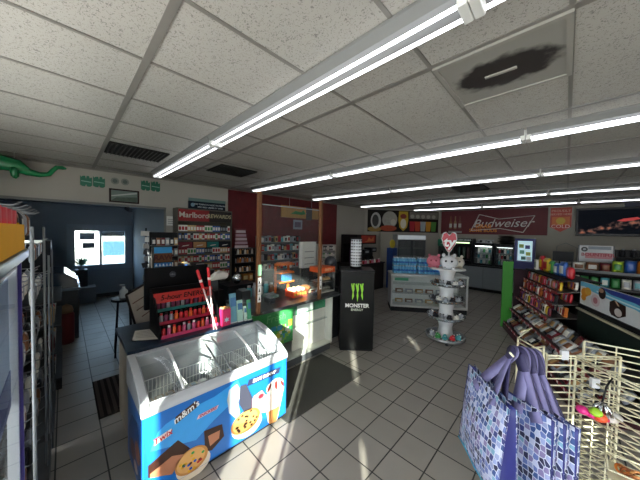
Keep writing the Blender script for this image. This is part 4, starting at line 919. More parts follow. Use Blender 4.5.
# food picture banner and the doorway with a far cooler on the corner wall
cw = lambda a, off, z: tuple(Vector((-5.8,8.45,z))+dvn*a+dnn*off)
t = thing('food_banner', 'long banner of food photographs under the ceiling on the corner wall', 'banner', cw(0.12, 0.02, 2.08), math.atan2(dvn.y, dvn.x))
BL = dl-0.2
MB().box((0,-0.0,0), (BL,0.01,0.88)).build('cloth', M('221a18', 0.5), t)
def tp(name, polys, mats):
    mb = MB()
    for poly, mi, k in polys: mb.plate(poly, (0,-0.002-0.001*k,0), (1,0,0), (0,0,1), 0.001, mi)
    return mb.build(name, mats, t)
tp('mask_picture', [(ell(0.35,0.45,0.22,0.33), 0, 1), (ell(0.33,0.45,0.14,0.24), 1, 2), (ell(0.3,0.1,0.3,0.1), 2, 1)], [M('b9b9b4', 0.5), M('3c3b3a', 0.5, var=0.5, scale=20), M('9a7a3a', 0.5)])
tp('white_food_picture', [(ell(0.95,0.5,0.33,0.34), 0, 1), (ell(0.9,0.15,0.36,0.12), 1, 2), (ell(1.1,0.4,0.12,0.12), 2, 3)], [M('a9a59c', 0.5, var=0.3, scale=10), M('a8452a', 0.5, var=0.5, scale=18), M('c9c4b8', 0.5)])
tp('yellow_crest_picture', [([(1.33,0.5),(1.35,0.85),(1.75,0.85),(1.77,0.5),(1.72,0.2),(1.55,0.04),(1.38,0.2)], 0, 1), (ell(1.55,0.35,0.13,0.2), 1, 2), (ell(1.55,0.65,0.14,0.1), 2, 2)], [M('c9a52a', 0.5), M('e2dcc8', 0.5), M('8f3a2a', 0.5)])
tp('shelf_of_cups_picture', [([(1.82,0.56),(BL-0.03,0.56),(BL-0.03,0.85),(1.82,0.85)], 6, 1)]+[([(1.85+k*0.245,0.05),(2.05+k*0.245,0.05),(2.08+k*0.245,0.45),(1.83+k*0.245,0.45)], k % 6, 2) for k in range(int((BL-1.9)/0.245))]+[(ell(1.95+k*0.245,0.66,0.09,0.08), 7, 3) for k in range(int((BL-1.9)/0.245))], [M(c, 0.5) for c in ('a8202a','b8452a','9aa5a8','c98a2a','4f8a3a','a82a3a','6f6a62','a59f94')])
# two-door glass cooler
def glass_cooler(name, label, loc, rz, w, h, d, body_c, head_c, nd=1, lit=0.0, hh=0.2):
    t = thing(name, label, 'cooler', loc, rz)
    MB().box((-w/2,0,0), (-w/2+0.04,d,h)).box((w/2-0.04,0,0), (w/2,d,h)).box((-w/2+0.04,d-0.03,0), (w/2-0.04,d,h)).box((-w/2+0.04,0,0), (w/2-0.04,d-0.03,0.1)).box((-w/2+0.04,0,h-hh), (w/2-0.04,d-0.03,h)).build('cabinet', M(body_c, 0.4), t)
    MB().box((-w/2+0.02,-0.006,h-hh+0.02), (w/2-0.02,0,h-0.02)).build('header', M(head_c, 0.4, emit=lit), t)
    ns = max(2, int((h-hh)/0.3))
    for k in range(ns):
        z = 0.1+(h-hh-0.1)*k/ns
        MB().box((-w/2+0.04,0.05,z), (w/2-0.04,d-0.03,z+0.012)).build('shelf', M('9a9c9c', 0.4), t)
    for k in range(nd):
        x0 = -w/2+0.03+k*(w-0.06)/nd; x1 = x0+(w-0.06)/nd-0.01
        fr = MB().box((x0,-0.035,0.08), (x0+0.035,0,h-hh)).box((x1-0.035,-0.035,0.08), (x1,0,h-hh)).box((x0+0.035,-0.035,0.08), (x1-0.035,0,0.12)).box((x0+0.035,-0.035,h-hh-0.04), (x1-0.035,0,h-hh)).build('door', M('5f6366', 0.4, 0.3), t)
        MB().add([(x0+0.035,-0.02,0.12),(x1-0.035,-0.02,0.12),(x1-0.035,-0.02,h-hh-0.04),(x0+0.035,-0.02,h-hh-0.04)], [(0,1,2,3)]).build('pane', pg, fr)
        MB().box((x1-0.03,-0.06,h*0.45), (x1-0.015,-0.035,h*0.6)).build('handle', steel, fr)
    return t
wz = math.atan2(dvn.y, dvn.x)
glass_cooler('glass_door_cooler', 'grey two-door glass cooler below the food banner on the corner wall', cw(1.65, 0.75, 0), wz, 1.2, 1.98, 0.68, '8a8c8c', 'b9bfc2', 2, 0.3)
mb2 = MB().box((0,0,0), (0.5,0.06,2.05))
tag(mb2.build('cream_partition', M('a59f90', 0.7), None, 0, cw(0.55, 0.35, 0)), 'cream upright panel beside the far glass cooler', 'panel').rotation_euler = (0,0,wz)
t = thing('side_table', 'dark green cafe table with chrome legs right of the far glass cooler', 'table', cw(2.62, 0.62, 0), wz)
MB().box((-0.3,-0.3,0.88), (0.3,0.3,0.92)).build('tabletop', M('24403a', 0.5), t)
for sx in (-0.26,0.26):
    for sy in (-0.26,0.26): MB().cyl((sx,sy,0), (sx,sy,0.88), 0.018).build('leg', steel, t)
t = thing('green_drink_machine', 'drink machine with a green header left of the black frozen drink machine', 'drink machine', (-3.42,10.85,0.93))
MB().box((-0.28,-0.2,0), (0.28,0.25,0.62)).build('body', M('2a3330', 0.4), t); MB().box((-0.3,-0.25,0.62), (0.3,0.25,0.9)).build('header', M('1f6a4a', 0.4), t, 0.03)
MB().plate([(-0.2,0.02),(0.0,0.08),(0.22,0.06),(0.0,0.13)], (0,-0.252,0.68), (1,0,0), (0,0,1), 0.002).build('swoosh', M('9fc9a8', 0.4), t)
for x in (-0.12,0.12): MB().cyl((x,-0.22,0.3), (x,-0.22,0.45), 0.035).build('nozzle', black, t)

# ------------------------------------------------------------------ back wall counter and machines
BW = thing('grey_cabinet_counter', 'long grey cabinet counter under the beer banner on the back wall', 'counter', (-1.15,10.85,0))
MB().box((-2.2,-0.33,0.1), (2.2,0.33,0.88)).build('carcass', M('5f6468', 0.5), BW)
MB().box((-2.2,-0.30,0), (2.2,0.33,0.1)).build('plinth', M('141416', 0.6), BW)
MB().box((-2.25,-0.37,0.88), (2.25,0.33,0.93)).build('worktop', M('17181a', 0.4), BW)
for k in range(7):
    x = -2.18+k*0.625
    d = MB().box((x,-0.35,0.12), (x+0.605,-0.331,0.86)).build('door', M('767c81', 0.45), BW)
def machine(lab, x, w, h, head, glassy=True, lit=0.6, inner='c9d3d3', name='display_cooler', cat='cooler'):
    t = thing(name, lab, cat, (x,10.80,0.932))
    MB().box((-w/2,-0.25,0), (-w/2+0.04,0.25,h)).box((w/2-0.04,-0.25,0), (w/2,0.25,h)).box((-w/2+0.04,0.22,0), (w/2-0.04,0.25,h)).box((-w/2+0.04,-0.25,0), (w/2-0.04,0.22,0.06)).box((-w/2+0.04,-0.25,h-0.1), (w/2-0.04,0.22,h)).build('casing', M('121315', 0.3), t)
    MB().box((-w/2+0.045,0.2,0.07), (w/2-0.045,0.218,h-0.11)).build('lining', M(inner, 0.4), t)
    MB().cyl((-w/2+0.06,-0.2,h-0.115), (w/2-0.06,-0.2,h-0.115), 0.01, n=8).build('strip_lamp', M('f2faf6', 0.4, emit=lit*8), t)
    for z in (0.25, 0.45):
        if z < h-0.2: MB().box((-w/2+0.045,-0.2,z), (w/2-0.045,0.2,z+0.01)).build('shelf', steel, t)
    MB().add([(-w/2+0.04,-0.252,0.06),(w/2-0.04,-0.252,0.06),(w/2-0.04,-0.252,h-0.1),(-w/2+0.04,-0.252,h-0.1)], [(0,1,2,3)]).build('pane', pg, t)
    return t
machine('white-lit glass display cooler of drinks in the middle of the back counter', -2.12, 0.62, 0.80, None, lit=0.9)
machine('dimmer glass display cooler right of the white-lit one on the back counter', -1.50, 0.56, 0.78, None, lit=0.25, inner='6f7f7c')
for mi, (x0, w, lit) in enumerate(((-2.12,0.46,1),(-1.50,0.44,0))):
    for r, z in enumerate((0.062,0.262,0.462)):
        for k in range(5):
            c = [['e8e4da','4fa0a8','e8e4da','9a9ea4','3a8f4a'],['4fa0a8','9a9ea4','b3202a','2a2a2e','e8e4da']][mi][(k+r) % 5]
            item('jar', 'drink_bottle', c, 'e8e4da', 0.07, 0.15, 0.07, (x0-w/2+0.06+k*(w-0.12)/4,10.80-0.08,0.932+z), '%s bottle in the %s cooler on the back counter, %s shelf, %s from left' % (cn(c), ['white-lit','dimmer'][mi], ORD[r], ORD[k]), 'bottle', 'bottles in the %s back counter cooler' % ['white-lit','dimmer'][mi])
t = thing('frozen_drink_machine', 'tall black frozen drink machine with a green lit strip on the back counter', 'drink machine', (-2.78,10.80,0.932))
MB().box((-0.31,-0.25,0), (0.31,0.25,0.12)).box((-0.31,0.05,0.12), (0.31,0.25,0.72)).box((-0.31,-0.25,0.72), (0.31,0.25,0.95)).box((-0.31,-0.25,0.12), (-0.26,0.05,0.72)).box((0.26,-0.25,0.12), (0.31,0.05,0.72)).build('casing', M('101113', 0.3), t)
MB().box((-0.24,-0.255,0.765), (0.22,-0.25,0.81)).build('lit_strip', M('c9e8b0', 0.4, emit=1.6), t)
text('lettering', 'FROZEN DRINKS', 0.07, M('b9c3bd', 0.4, emit=0.3), t, (0,-0.256,0.89), (1,0,0), (0,0,1), 0.002)
for k in range(3): MB().cyl((-0.16+k*0.16,-0.1,0.2), (-0.16+k*0.16,-0.1,0.62), 0.06, n=14).build('barrel', M(['2f4a44','3a4a3f','4a3a3a'][k], 0.2), t)
t = thing('plate_stack', 'stack of wavy black trays on top of the dimmer back counter cooler', 'trays', (-1.50,10.80,1.715))
for k in range(6): MB().lathe([(0.05,0),(0.2,0.03),(0.24,0.05),(0.2,0.04),(0.04,0.012)], 12, (0.02*(-1)**k,0.01*k,k*0.05)).build('tray', M('0e0e10', 0.3), t)
t = thing('cup_rack', 'low silver rack of cup lids on top of the white-lit back counter cooler', 'rack', (-2.12,10.80,1.735))
MB().box((-0.25,-0.15,0), (0.25,0.15,0.02)).box((-0.25,0.13,0.02), (0.25,0.15,0.12)).build('tray', steel, t)
for k in range(6): MB().cyl((-0.2+k*0.08,-0.05,0.02), (-0.2+k*0.08,-0.05,0.07+0.03*(k % 2)), 0.035, n=10).build('lid_stack', M(['8a8d8c','3a3b3d','b9bab6'][k % 3], 0.4), t)
t = thing('lottery_display', 'blue framed display lit with pale green and white tickets on the back counter', 'display', (-0.98,10.72,0.932))
a, b2 = at(515,240,Y=10.5), at(535,262,Y=10.5); w = b2.x-a.x
t.location = ((a.x+b2.x)/2-0.01, 10.66, 0.932)
MB().box((-w/2,-0.12,0), (-w/2+0.07,0.1,1.0)).box((w/2-0.07,-0.12,0), (w/2,0.1,1.0)).box((-w/2+0.07,-0.12,0.93), (w/2-0.07,0.1,1.0)).box((-w/2+0.07,0.08,0), (w/2-0.07,0.1,0.93)).box((-w/2+0.07,-0.12,0), (w/2-0.07,0.08,0.25)).build('frame', M('23286e', 0.4), t)
MB().box((-w/2+0.07,0.06,0.26), (w/2-0.07,0.078,0.92)).build('lit_panel', M('b9d8e0', 0.4, emit=0.55), t)
for k, (x, z, c) in enumerate(((-0.1,0.75,'8fae4a'),(0.06,0.72,'3a4a8a'),(-0.08,0.55,'5fa88a'),(0.08,0.5,'c9d36a'),(-0.04,0.35,'6fb0a0'),(0.1,0.34,'e0e4e0'))):
    MB().box((x-0.06,0.03,z-0.06), (x+0.06,0.055,z+0.06)).build('ticket', M(c, 0.4), t)

# ------------------------------------------------------------------ banners and screen on the back wall
YB = 11.2
t = thing('beer_banner', 'long dark red beer banner with white script in an outlined bow tie', 'banner', (-3.80,YB-0.03,2.05))
bw = 3.34
MB().box((0,0,0), (bw,0.03,0.93)).build('cloth', M('5c0d15', 0.6, var=0.08, scale=2), t)
wm = M('c9c3bd', 0.5)
def bX(px, py): q = at(px, py, Y=YB-0.03); return (q.x+3.80, q.z-2.05)
pts = [bX(*q) for q in ((471,230.5),(479.5,214.5),(499,219),(535,215.5),(523,232.5),(500,228.5))]
mb = MB()
for k in range(6):
    a, b2 = pts[k], pts[(k+1) % 6]; mb.tube([(a[0],-0.004,a[1]),(b2[0],-0.004,b2[1])], 0.014, 5)
mb.build('bow_tie_outline', wm, t)
c = bX(500,223.5); text('script_lettering', 'Budweiser', 0.42, wm, t, (c[0]+0.02,-0.003,c[1]), (1,0,0.01), (0,0,1), 0.003, 0.35, bold=0.0)
c = bX(483,226.5); text('orange_lettering', 'GRAB', 0.2, M('e08a2a', 0.5), t, (c[0],-0.006,c[1]), (1,0,0), (0,0,1), 0.003, 0.1, bold=0.004)
c = bX(482,230.5); text('orange_lettering', 'SOME BUDS', 0.17, M('e08a2a', 0.5), t, (c[0]+0.02,-0.006,c[1]), (1,0,0), (0,0,1), 0.003, 0, bold=0.004)
for k in range(3):
    c = bX(450.5+k*4.6,229); h = 0.52
    MB().plate([(-0.05,0),(0.05,0),(0.05,h*0.5),(0.02,h*0.68),(0.018,h),(-0.018,h),(-0.02,h*0.68),(-0.05,h*0.5)], (c[0],-0.003,c[1]), (1,0,0), (0,0,1), 0.002).build('bottle_picture', M(['7a4a2a','8a6a4a','6a3a2a'][k], 0.4), t)
    MB().plate([(-0.05,h*0.12),(0.05,h*0.12),(0.05,h*0.42),(-0.05,h*0.42)], (c[0],-0.0055,c[1]), (1,0,0), (0,0,1), 0.001).build('label_picture', M('b9b4ac', 0.5), t)
c = bX(455,230.5); MB().box((c[0]-0.25,-0.004,c[1]-0.1), (c[0]+0.25,0,c[1]-0.02)).build('white_block', M('8f8a86', 0.5), t)
a, b2 = at(550.8,208,Y=YB), at(571,232,Y=YB)
w = b2.x-a.x; h = a.z-b2.z
t = thing('shield_banner', 'orange and red shield shaped banner between the beer banner and the screen', 'banner', (a.x,YB-0.012,b2.z))
MB().plate([(0,h*0.2),(w*0.5,0),(w,h*0.2),(w,h),(0,h)], (0,0.01,0), (1,0,0), (0,0,1), 0.01).build('cloth', M('b0381f', 0.5, var=0.15, scale=3), t)
MB().plate([(w*0.08,h*0.28),(w*0.92,h*0.28),(w*0.92,h*0.62),(w*0.08,h*0.62)], (0,-0.0005,0), (1,0,0), (0,0,1), 0.002).build('orange_band', M('c9651f', 0.5), t)
MB().plate(ell(w*0.5,h*0.45,w*0.22,h*0.14), (0,-0.003,0), (1,0,0), (0,0,1), 0.002).build('yellow_spot', M('c9a02a', 0.5), t)
text('lettering', 'PROUDLY', 0.10, M('d8a58a', 0.5), t, (w/2,-0.003,h*0.86), (1,0,0), (0,0,1), 0.002, 0)
text('lettering', 'SERVED HERE', 0.085, M('d8a58a', 0.5), t, (w/2,-0.003,h*0.72), (1,0,0), (0,0,1), 0.002, 0)
text('lettering', 'COLD', 0.16, M('e2c0b0', 0.5), t, (w/2,-0.003,h*0.22), (1,0,0), (0,0,1), 0.002, 0)
t = thing('wall_television', 'large wall mounted flat screen showing a dark night race scene', 'television', (0.93,YB-0.12,2.46))
MB().box((-0.74,-0.03,-0.40), (0.74,0.03,0.43)).build('casing', M('08080a', 0.3), t, 0.01)
sm = bpy.data.materials.new('screen_picture'); sm.use_nodes = True
n = sm.node_tree; b = n.nodes['Principled BSDF']; tc = n.nodes.new('ShaderNodeTexCoord'); sp = n.nodes.new('ShaderNodeSeparateXYZ'); n.links.new(tc.outputs['Object'], sp.inputs[0])
nz = n.nodes.new('ShaderNodeTexNoise'); nz.inputs['Scale'].default_value = 9; nz.inputs['Detail'].default_value = 6; n.links.new(tc.outputs['Object'], nz.inputs[0])
bd = n.nodes.new('ShaderNodeMath'); bd.operation = 'MULTIPLY_ADD'; bd.inputs[1].default_value = 0.25; bd.inputs[2].default_value = -0.14; n.links.new(sp.outputs[0], bd.inputs[0])
df = n.nodes.new('ShaderNodeMath'); df.operation = 'SUBTRACT'; n.links.new(sp.outputs[2], df.inputs[0]); n.links.new(bd.outputs[0], df.inputs[1])
ab = n.nodes.new('ShaderNodeMath'); ab.operation = 'ABSOLUTE'; n.links.new(df.outputs[0], ab.inputs[0])
ml = n.nodes.new('ShaderNodeMath'); ml.operation = 'MULTIPLY_ADD'; ml.inputs[1].default_value = -1.6; n.links.new(ab.outputs[0], ml.inputs[0]); n.links.new(nz.outputs['Fac'], ml.inputs[2])
cr = n.nodes.new('ShaderNodeValToRGB'); cr.color_ramp.elements[0].position = 0.36; cr.color_ramp.elements[0].color = (0.001,0.002,0.004,1); cr.color_ramp.elements[1].position = 0.6; cr.color_ramp.elements[1].color = (0.35,0.12,0.07,1)
e = cr.color_ramp.elements.new(0.5); e.color = (0.11,0.06,0.05,1)
n.links.new(ml.outputs[0], cr.inputs[0]); n.links.new(cr.outputs[0], b.inputs['Emission Color']); b.inputs['Emission Strength'].default_value = 0.7; b.inputs['Base Color'].default_value = (0.004,0.004,0.006,1); b.inputs['Roughness'].default_value = 0.6; b.inputs['Specular IOR Level'].default_value = 0.1
MB().box((-0.69,-0.034,-0.33), (0.69,-0.031,0.37)).build('screen', sm, t)
MB().box((-0.2,0.03,-0.15), (0.2,0.12,0.15)).build('bracket', black, t)
MB().plate([(0.18,0.02),(0.3,0.08),(0.55,0.12),(0.6,0.07),(0.5,0.03),(0.3,0.0)], (-0.1,-0.0355,0.02), (1,0,0), (0,0,1), 0.001).build('red_car_picture', M('a8201f', 0.4, emit=0.5), t)
a = at(625,200,Y=YB-0.05); 
tag(MB().box((0,0,-0.12), (0.6,0.05,0.14)).build('navy_wall_box', M('161c3a', 0.5), None, 0, (a.x+0.0,YB-0.055,2.88)), 'dark navy box fixed high on the back wall above the screen', 'box')

# ------------------------------------------------------------------ glass deli case with the water packs
dz = math.atan2(1.10, 1.49); P0 = Vector((-3.20,5.95,0)); L = 1.85
t = thing('deli_case', 'low glass fronted deli case with a white frame and dark base', 'display case', tuple(P0), dz)
fm2 = M('c3c5c2', 0.35)
MB().box((0,0.0,0), (L,0.62,0.12)).build('base', M('1c1d1f', 0.5), t)
MB().box((0,0.02,0.12), (L,0.62,0.16)).box((0,0.58,0.16), (L,0.62,0.93)).build('inner', M('e8eae6', 0.4), t)
MB().box((-0.02,-0.01,0.92), (L+0.02,0.64,0.965)).box((-0.01,-0.01,0.12), (0.03,0.62,0.92)).box((L-0.03,-0.01,0.12), (L+0.01,0.02,0.92)).box((L-0.03,0.56,0.12), (L+0.01,0.62,0.92)).box((0.03,-0.012,0.12), (L-0.03,0.018,0.17)).build('frame', fm2, t, 0.004)
MB().add([(0.03,0.0,0.17),(L-0.03,0.0,0.17),(L-0.03,0.0,0.92),(0.03,0.0,0.92)], [(0,1,2,3)]).build('front_glass', pg, t)
MB().add([(L-0.005,0.02,0.16),(L-0.005,0.56,0.16),(L-0.005,0.56,0.92),(L-0.005,0.02,0.92)], [(0,1,2,3)]).build('side_glass', pg, t)
for z in (0.42,0.66): MB().add([(0.04,0.15,z+0.01),(L-0.04,0.15,z+0.01),(L-0.04,0.57,z+0.01),(0.04,0.57,z+0.01)], [(0,1,2,3)]).build('shelf', glass('shelf_glass', (0.9,0.94,0.93), 0.3), t)
MB().box((0.08,-0.004,0.80), (0.42,-0.001,0.87)).build('green_label', M('3f9f78', 0.4), t)
def dl_(a, b2, z): v = Vector((math.cos(dz)*a-math.sin(dz)*b2, math.sin(dz)*a+math.cos(dz)*b2, z)); return tuple(P0+v)
for r, z in enumerate((0.161,0.431)):
    for k in range(5):
        c = ['c9a26a','8a5a3a','9a9ea4'][(k+r) % 3]
        item('pouch', 'wrapped_sandwich', c, 'e8e4da', 0.2, 0.1, 0.09, dl_(0.25+k*0.26, 0.33, z), '%s wrapped sandwich in the deli case, %s, %s from the left' % (cn(c), ['bottom','middle shelf','top shelf'][r], ORD[k]), 'sandwich', 'wrapped sandwiches in the deli case', dz)
bo = MB().lathe([(0.001,0),(0.03,0.002),(0.032,0.02),(0.029,0.06),(0.032,0.10),(0.032,0.13),(0.014,0.17),(0.012,0.18)], 10)
wbm = M('7cc4ea', 0.15, var=0.1, coat=0.3); capm = M('e9eef2', 0.4); lbm = M('1f6fc0', 0.3)
first_pack = None; names = ['bottom left','bottom right','top left','top right']
for k, (a, z) in enumerate(((0.36,0.966),(0.99,0.966),(0.36,1.176),(0.99,1.176))):
    lab = 'shrink wrapped pack of blue water bottles on the deli case, %s of four' % names[k]
    if first_pack is None:
        g = thing('water_bottle_pack', lab, 'bottled water', dl_(a,0.30,z), dz, 'water packs on the deli case'); first_pack = g; pb = None
        for i in range(8):
            for j in range(4):
                if pb is None:
                    pb = MB().lathe([(0.001,0),(0.033,0.002),(0.035,0.02),(0.033,0.06),(0.035,0.10),(0.035,0.13),(0.015,0.17),(0.013,0.18)], 10).lathe([(0.0355,0.055),(0.0355,0.105)], 10, mi=1).lathe([(0.016,0.178),(0.016,0.198),(0.0005,0.199)], 8, mi=2).build('bottle', [wbm, lbm, capm], g); o = pb
                else: o = pb.copy(); COL.objects.link(o); o.parent = g
                o.location = (-0.255+i*0.073, -0.11+j*0.073, 0.003)
        MB().box((-0.295,-0.15,0), (0.295,0.15,0.003)).build('tray', M('7fb8dd', 0.4), g)
    else: dup(first_pack, dl_(a,0.30,z), dz, lab)

# ------------------------------------------------------------------ plush toy spinner
t = thing('plush_toy_spinner', 'white hourglass spinner stand with round trays and a red heart sign on top', 'display stand', (-1.6,5.12,0))
wh = M('dfe1e2', 0.4); sl = M('a2a6a8', 0.25, 0.6)
MB().lathe([(0.001,0.03),(0.33,0.03),(0.35,0.05),(0.35,0.10),(0.335,0.10),(0.33,0.07),(0.10,0.06)], 32).build('base_tray', sl, t)
for k in range(4): MB().cyl((0.3*math.cos(k*PI/2+.4),0.3*math.sin(k*PI/2+.4),0), (0.3*math.cos(k*PI/2+.4),0.3*math.sin(k*PI/2+.4),0.03), 0.025).build('caster', black, t)
zz = [0.06,0.42,0.74,1.04,1.35]
for k in range(4):
    z0, z1 = zz[k], zz[k+1]; h = z1-z0
    MB().lathe([(0.15,z0),(0.13,z0+h*0.25),(0.115,z0+h*0.5),(0.13,z0+h*0.75),(0.16,z1-0.02),(0.16,z1)], 24).build('column', wh, t)
    if k < 3: MB().lathe([(0.16,z1),(0.31-0.02*k,z1+0.0),(0.33-0.02*k,z1+0.055),(0.322-0.02*k,z1+0.055),(0.30-0.02*k,z1+0.012),(0.16,z1+0.012)], 32).build('tray', glass('tray_plastic', (0.8,0.83,0.84), 0.4), t)
    if k < 3: MB().tube([((0.33-0.02*k)*math.cos(a),(0.33-0.02*k)*math.sin(a),z1+0.055) for a in [2*PI*i/32 for i in range(33)]], 0.007, 6).build('tray_rim', sl, t)
MB().lathe([(0.001,1.35),(0.31,1.35),(0.31,1.365),(0.001,1.365)], 32).build('top_plate', wh, t)
sg = MB().cyl((0,0.05,1.365), (0,0.05,1.75), 0.012).build('sign_pole', wh, t)
fa = math.atan2(0-5.12, 0+1.6); hr = Vector((-math.sin(fa), math.cos(fa), 0)); hn = Vector((math.cos(fa), math.sin(fa), 0))
HS = 0.8
heart = [(0,-0.21),(0.13,-0.05),(0.17,0.07),(0.14,0.17),(0.07,0.195),(0.0,0.13),(-0.07,0.195),(-0.14,0.17),(-0.17,0.07),(-0.13,-0.05)]
hr2 = (hr*0.62+hn*0.5).normalized()
heart = [(a*0.72,b_*0.95) for a, b_ in heart]; hr_keep = hr; hr3 = (hr*0.8-hn*0.6).normalized()
MB().plate(heart, Vector((0,0.05,1.86))-hn*0.01, hr, (0,0,1), 0.02).build('heart_sign', M('b3142a', 0.4), t)
heart2 = [(a*1.12, b_*1.1) for a, b_ in heart]
MB().plate(heart2, Vector((0,0.05,1.86))-hn*0.02, hr, (0,0,1), 0.01).build('heart_border', M('c9c9c9', 0.5), t)
text('lettering', 'ty', 0.25, M('e6e2e0', 0.5), t, tuple(Vector((0,0.05,1.86))+hn*0.013), hr, (0,0,1), 0.003, 0.1, bold=0.008)
for nm, c1, c2, off, s, lab in (('white','d2d3d6','23262c',(0.02,-0.12),0.30,'round white plush toy with black eyes in front on top of the spinner'),('pink','c4707f','8a3a4a',(-0.24,0.02),0.27,'round pink plush toy at the left on top of the spinner'),('cream','c9c2b4','3a3a3c',(0.16,0.14),0.26,'round cream plush toy at the right on top of the spinner')):
    x, y = off
    px_ = hr*x + hn*(-y)
    p = thing('plush_toy', lab, 'plush toy', (-1.6+px_.x,5.12+px_.y,1.366), fa+HALFPI, 'large plush toys on the spinner')
    f = M(c1, 0.95, var=0.1, scale=60)
    MB().ball((0,0,s*0.42), (s*0.5,s*0.46,s*0.42), 18, 12).build('body', f, p)
    for sx in (-1,1):
        MB().ball((sx*s*0.3,0,s*0.85), (s*0.1,s*0.07,s*0.12), 10, 7).build('ear', f, p); MB().ball((sx*s*0.16,-s*0.42,s*0.52), s*0.065, 10, 7).build('eye', M(c2, 0.1), p); MB().ball((sx*s*0.25,-s*0.3,s*0.08), (s*0.12,s*0.15,s*0.08), 8, 6).build('paw', f, p)
rnd = random.Random(4)
pcs = [('9a9ea4','e8e4da'),('2a2a2e','9a9ea4'),('2a2a2e','8a5a3a'),('e8e4da','2a2a2e'),('9a9ea4','2a2a2e')]
for k in range(3):
    for j in range(6):
        a = fa+(j-2.5)*0.52+0.2*k; c1, c2 = pcs[(j*2+k) % 5]; r = 0.24-0.01*k
        item('plush', 'small_plush_toy', c1, c2, 0.12, 0.11, 0.12, (-1.6+r*math.cos(a),5.12+r*math.sin(a),zz[k+1]+0.013), '%s plush toy in the %s spinner tray, %s round from the left' % (cn(c1), ['lowest','middle','upper'][k], ORD[j]), 'plush toy', 'small plush toys in the spinner trays', a+HALFPI)
for j in range(5):
    a = fa+(j-2)*0.45; c1 = ['4fa0a8','b3202a','4fa0a8','9a9ea4','3a8f4a'][(j+3) % 5]
    item('plush', 'small_plush_toy', c1, 'e8e4da', 0.12, 0.12, 0.12, (-1.6+0.27*math.cos(a),5.12+0.27*math.sin(a),0.072), '%s plush toy lying in the base tray of the spinner, %s from the left' % (cn(c1), ORD[j]), 'plush toy', 'plush toys in the base tray', a+HALFPI)
# ------------------------------------------------------------------ candy gondola (angled), local x runs towards the lower right of the photograph, -y faces the aisle
gz = math.atan2(-0.93, 0.37); G0 = Vector((0.23,5.6,0)); gR = Matrix.Rotation(gz, 3, 'Z')
def gw(x, y, z): v = gR@Vector((x,y,z)); return (G0.x+v.x, G0.y+v.y, z)
GD = thing('candy_gondola', 'long dark red candy gondola with sloping price rails and a green end board', 'gondola shelf', tuple(G0), gz)
mar = M('3a1018', 0.5); drk = M('1d1a1b', 0.6)
MB().box((-1.48,0.0,0.0), (-0.02,0.05,1.32)).box((-0.02,0.0,0.0), (1.5,0.05,0.93)).build('back_panel', drk, GD)
MB().box((-1.48,-0.66,0), (1.5,0.0,0.1)).build('base', M('3d141c', 0.5), GD)
MB().box((-1.56,-0.69,0), (-1.52,-0.50,1.45)).build('green_end_board', M('2f8a1f', 0.5), GD)
MB().box((-1.515,-0.49,0), (-1.48,0.05,1.28)).build('end_panel', M('2e1c24', 0.6), GD)
shelves = [(0.12,0.64,-1.48,1.5),(0.42,0.54,-1.48,1.5),(0.68,0.44,-1.48,-0.02),(0.90,0.38,-1.48,-0.02),(1.10,0.32,-1.48,-0.02)]
for z, d, x0, x1 in shelves:
    s = MB().plate([(0,z+0.05),(-d,z),(-d,z+0.012),(0,z+0.062)], (x0,0,0), (0,1,0), (0,0,1), x1-x0).build('shelf', M('4a4645', 0.5), GD)
    MB().box((x0,-d-0.012,z-0.012), (x1,-d,z+0.03)).build('price_rail', M('8a1c26', 0.4, var=0.3, scale=40), s)
    tk = MB(); x = x0+0.05
    while x < x1-0.06: tk.box((x,-d-0.015,z-0.006), (x+0.035,-d-0.012,z+0.024)); x += 0.17
    tk.build('price_ticket', M('d3cfc9', 0.5), s)
pal = ['b3202a','b3202a','6a1a24','e8e4da','8a5a3a','2a2a2e','b3202a','d87a9a','d8b52a','c8702a','9a9ea4','7a3a78']
snm = ['bottom','second','third','fourth','top']
def num(k):
    if k < 20: return ORD[k]
    return 'twenty-'+ORD[k-20] if k < 39 else 'last'
for si, (z, d, x0, x1) in enumerate(shelves):
    if si in (0,1): xe = 1.35; step = 0.15
    else: xe = x1; step = 0.088
    for row in range(2 if si > 0 else 3):
        x = x0+0.07; k = 0
        while x < xe-0.03:
            c1 = pal[(k*5+si*3+row*7+k//3) % 12]; c2 = pal[(k*3+si+row) % 12]
            if si < 2: c1, c2 = ['9a9ea4','e8e4da','9a9ea4','2a2a2e','8a5a3a','9a9ea4','6a1a24'][(k*3+row+si) % 7], ['e8e4da','c9a26a','8a5a3a','9a9ea4'][(k+row) % 4]
            kind = 'pouch' if (si+k+row) % 3 else 'carton'
            y = -d+0.06+row*0.19
            h = 0.15 if si > 1 else 0.18
            if y > -0.05: x += step; k += 1; continue
            zz_ = z+0.013+0.05*(y+d)/d+0.004
            if si < 2:
                item('pouch', 'candy_bag', c1, c2, 0.14, 0.17, 0.06, gw(x,y-0.02,zz_+0.012), '%s candy bag, %s gondola shelf, %s row, %s from the green end' % (cn(c1), snm[si], ['front','second','back'][row], num(k)), 'candy bag', 'candy bags on the gondola', gz+0.2*((k % 3)-1), -0.9 if row == 0 else -0.5)
            else:
                item(kind, 'candy_pack', c1, c2, 0.075, h, 0.045, gw(x,y,zz_), '%s candy pack, %s gondola shelf, %s row, %s from the green end' % (cn(c1), snm[si], ['front','back'][row], num(k)), 'candy pack', 'candy packs on the gondola', gz, -0.08)
            x += step; k += 1
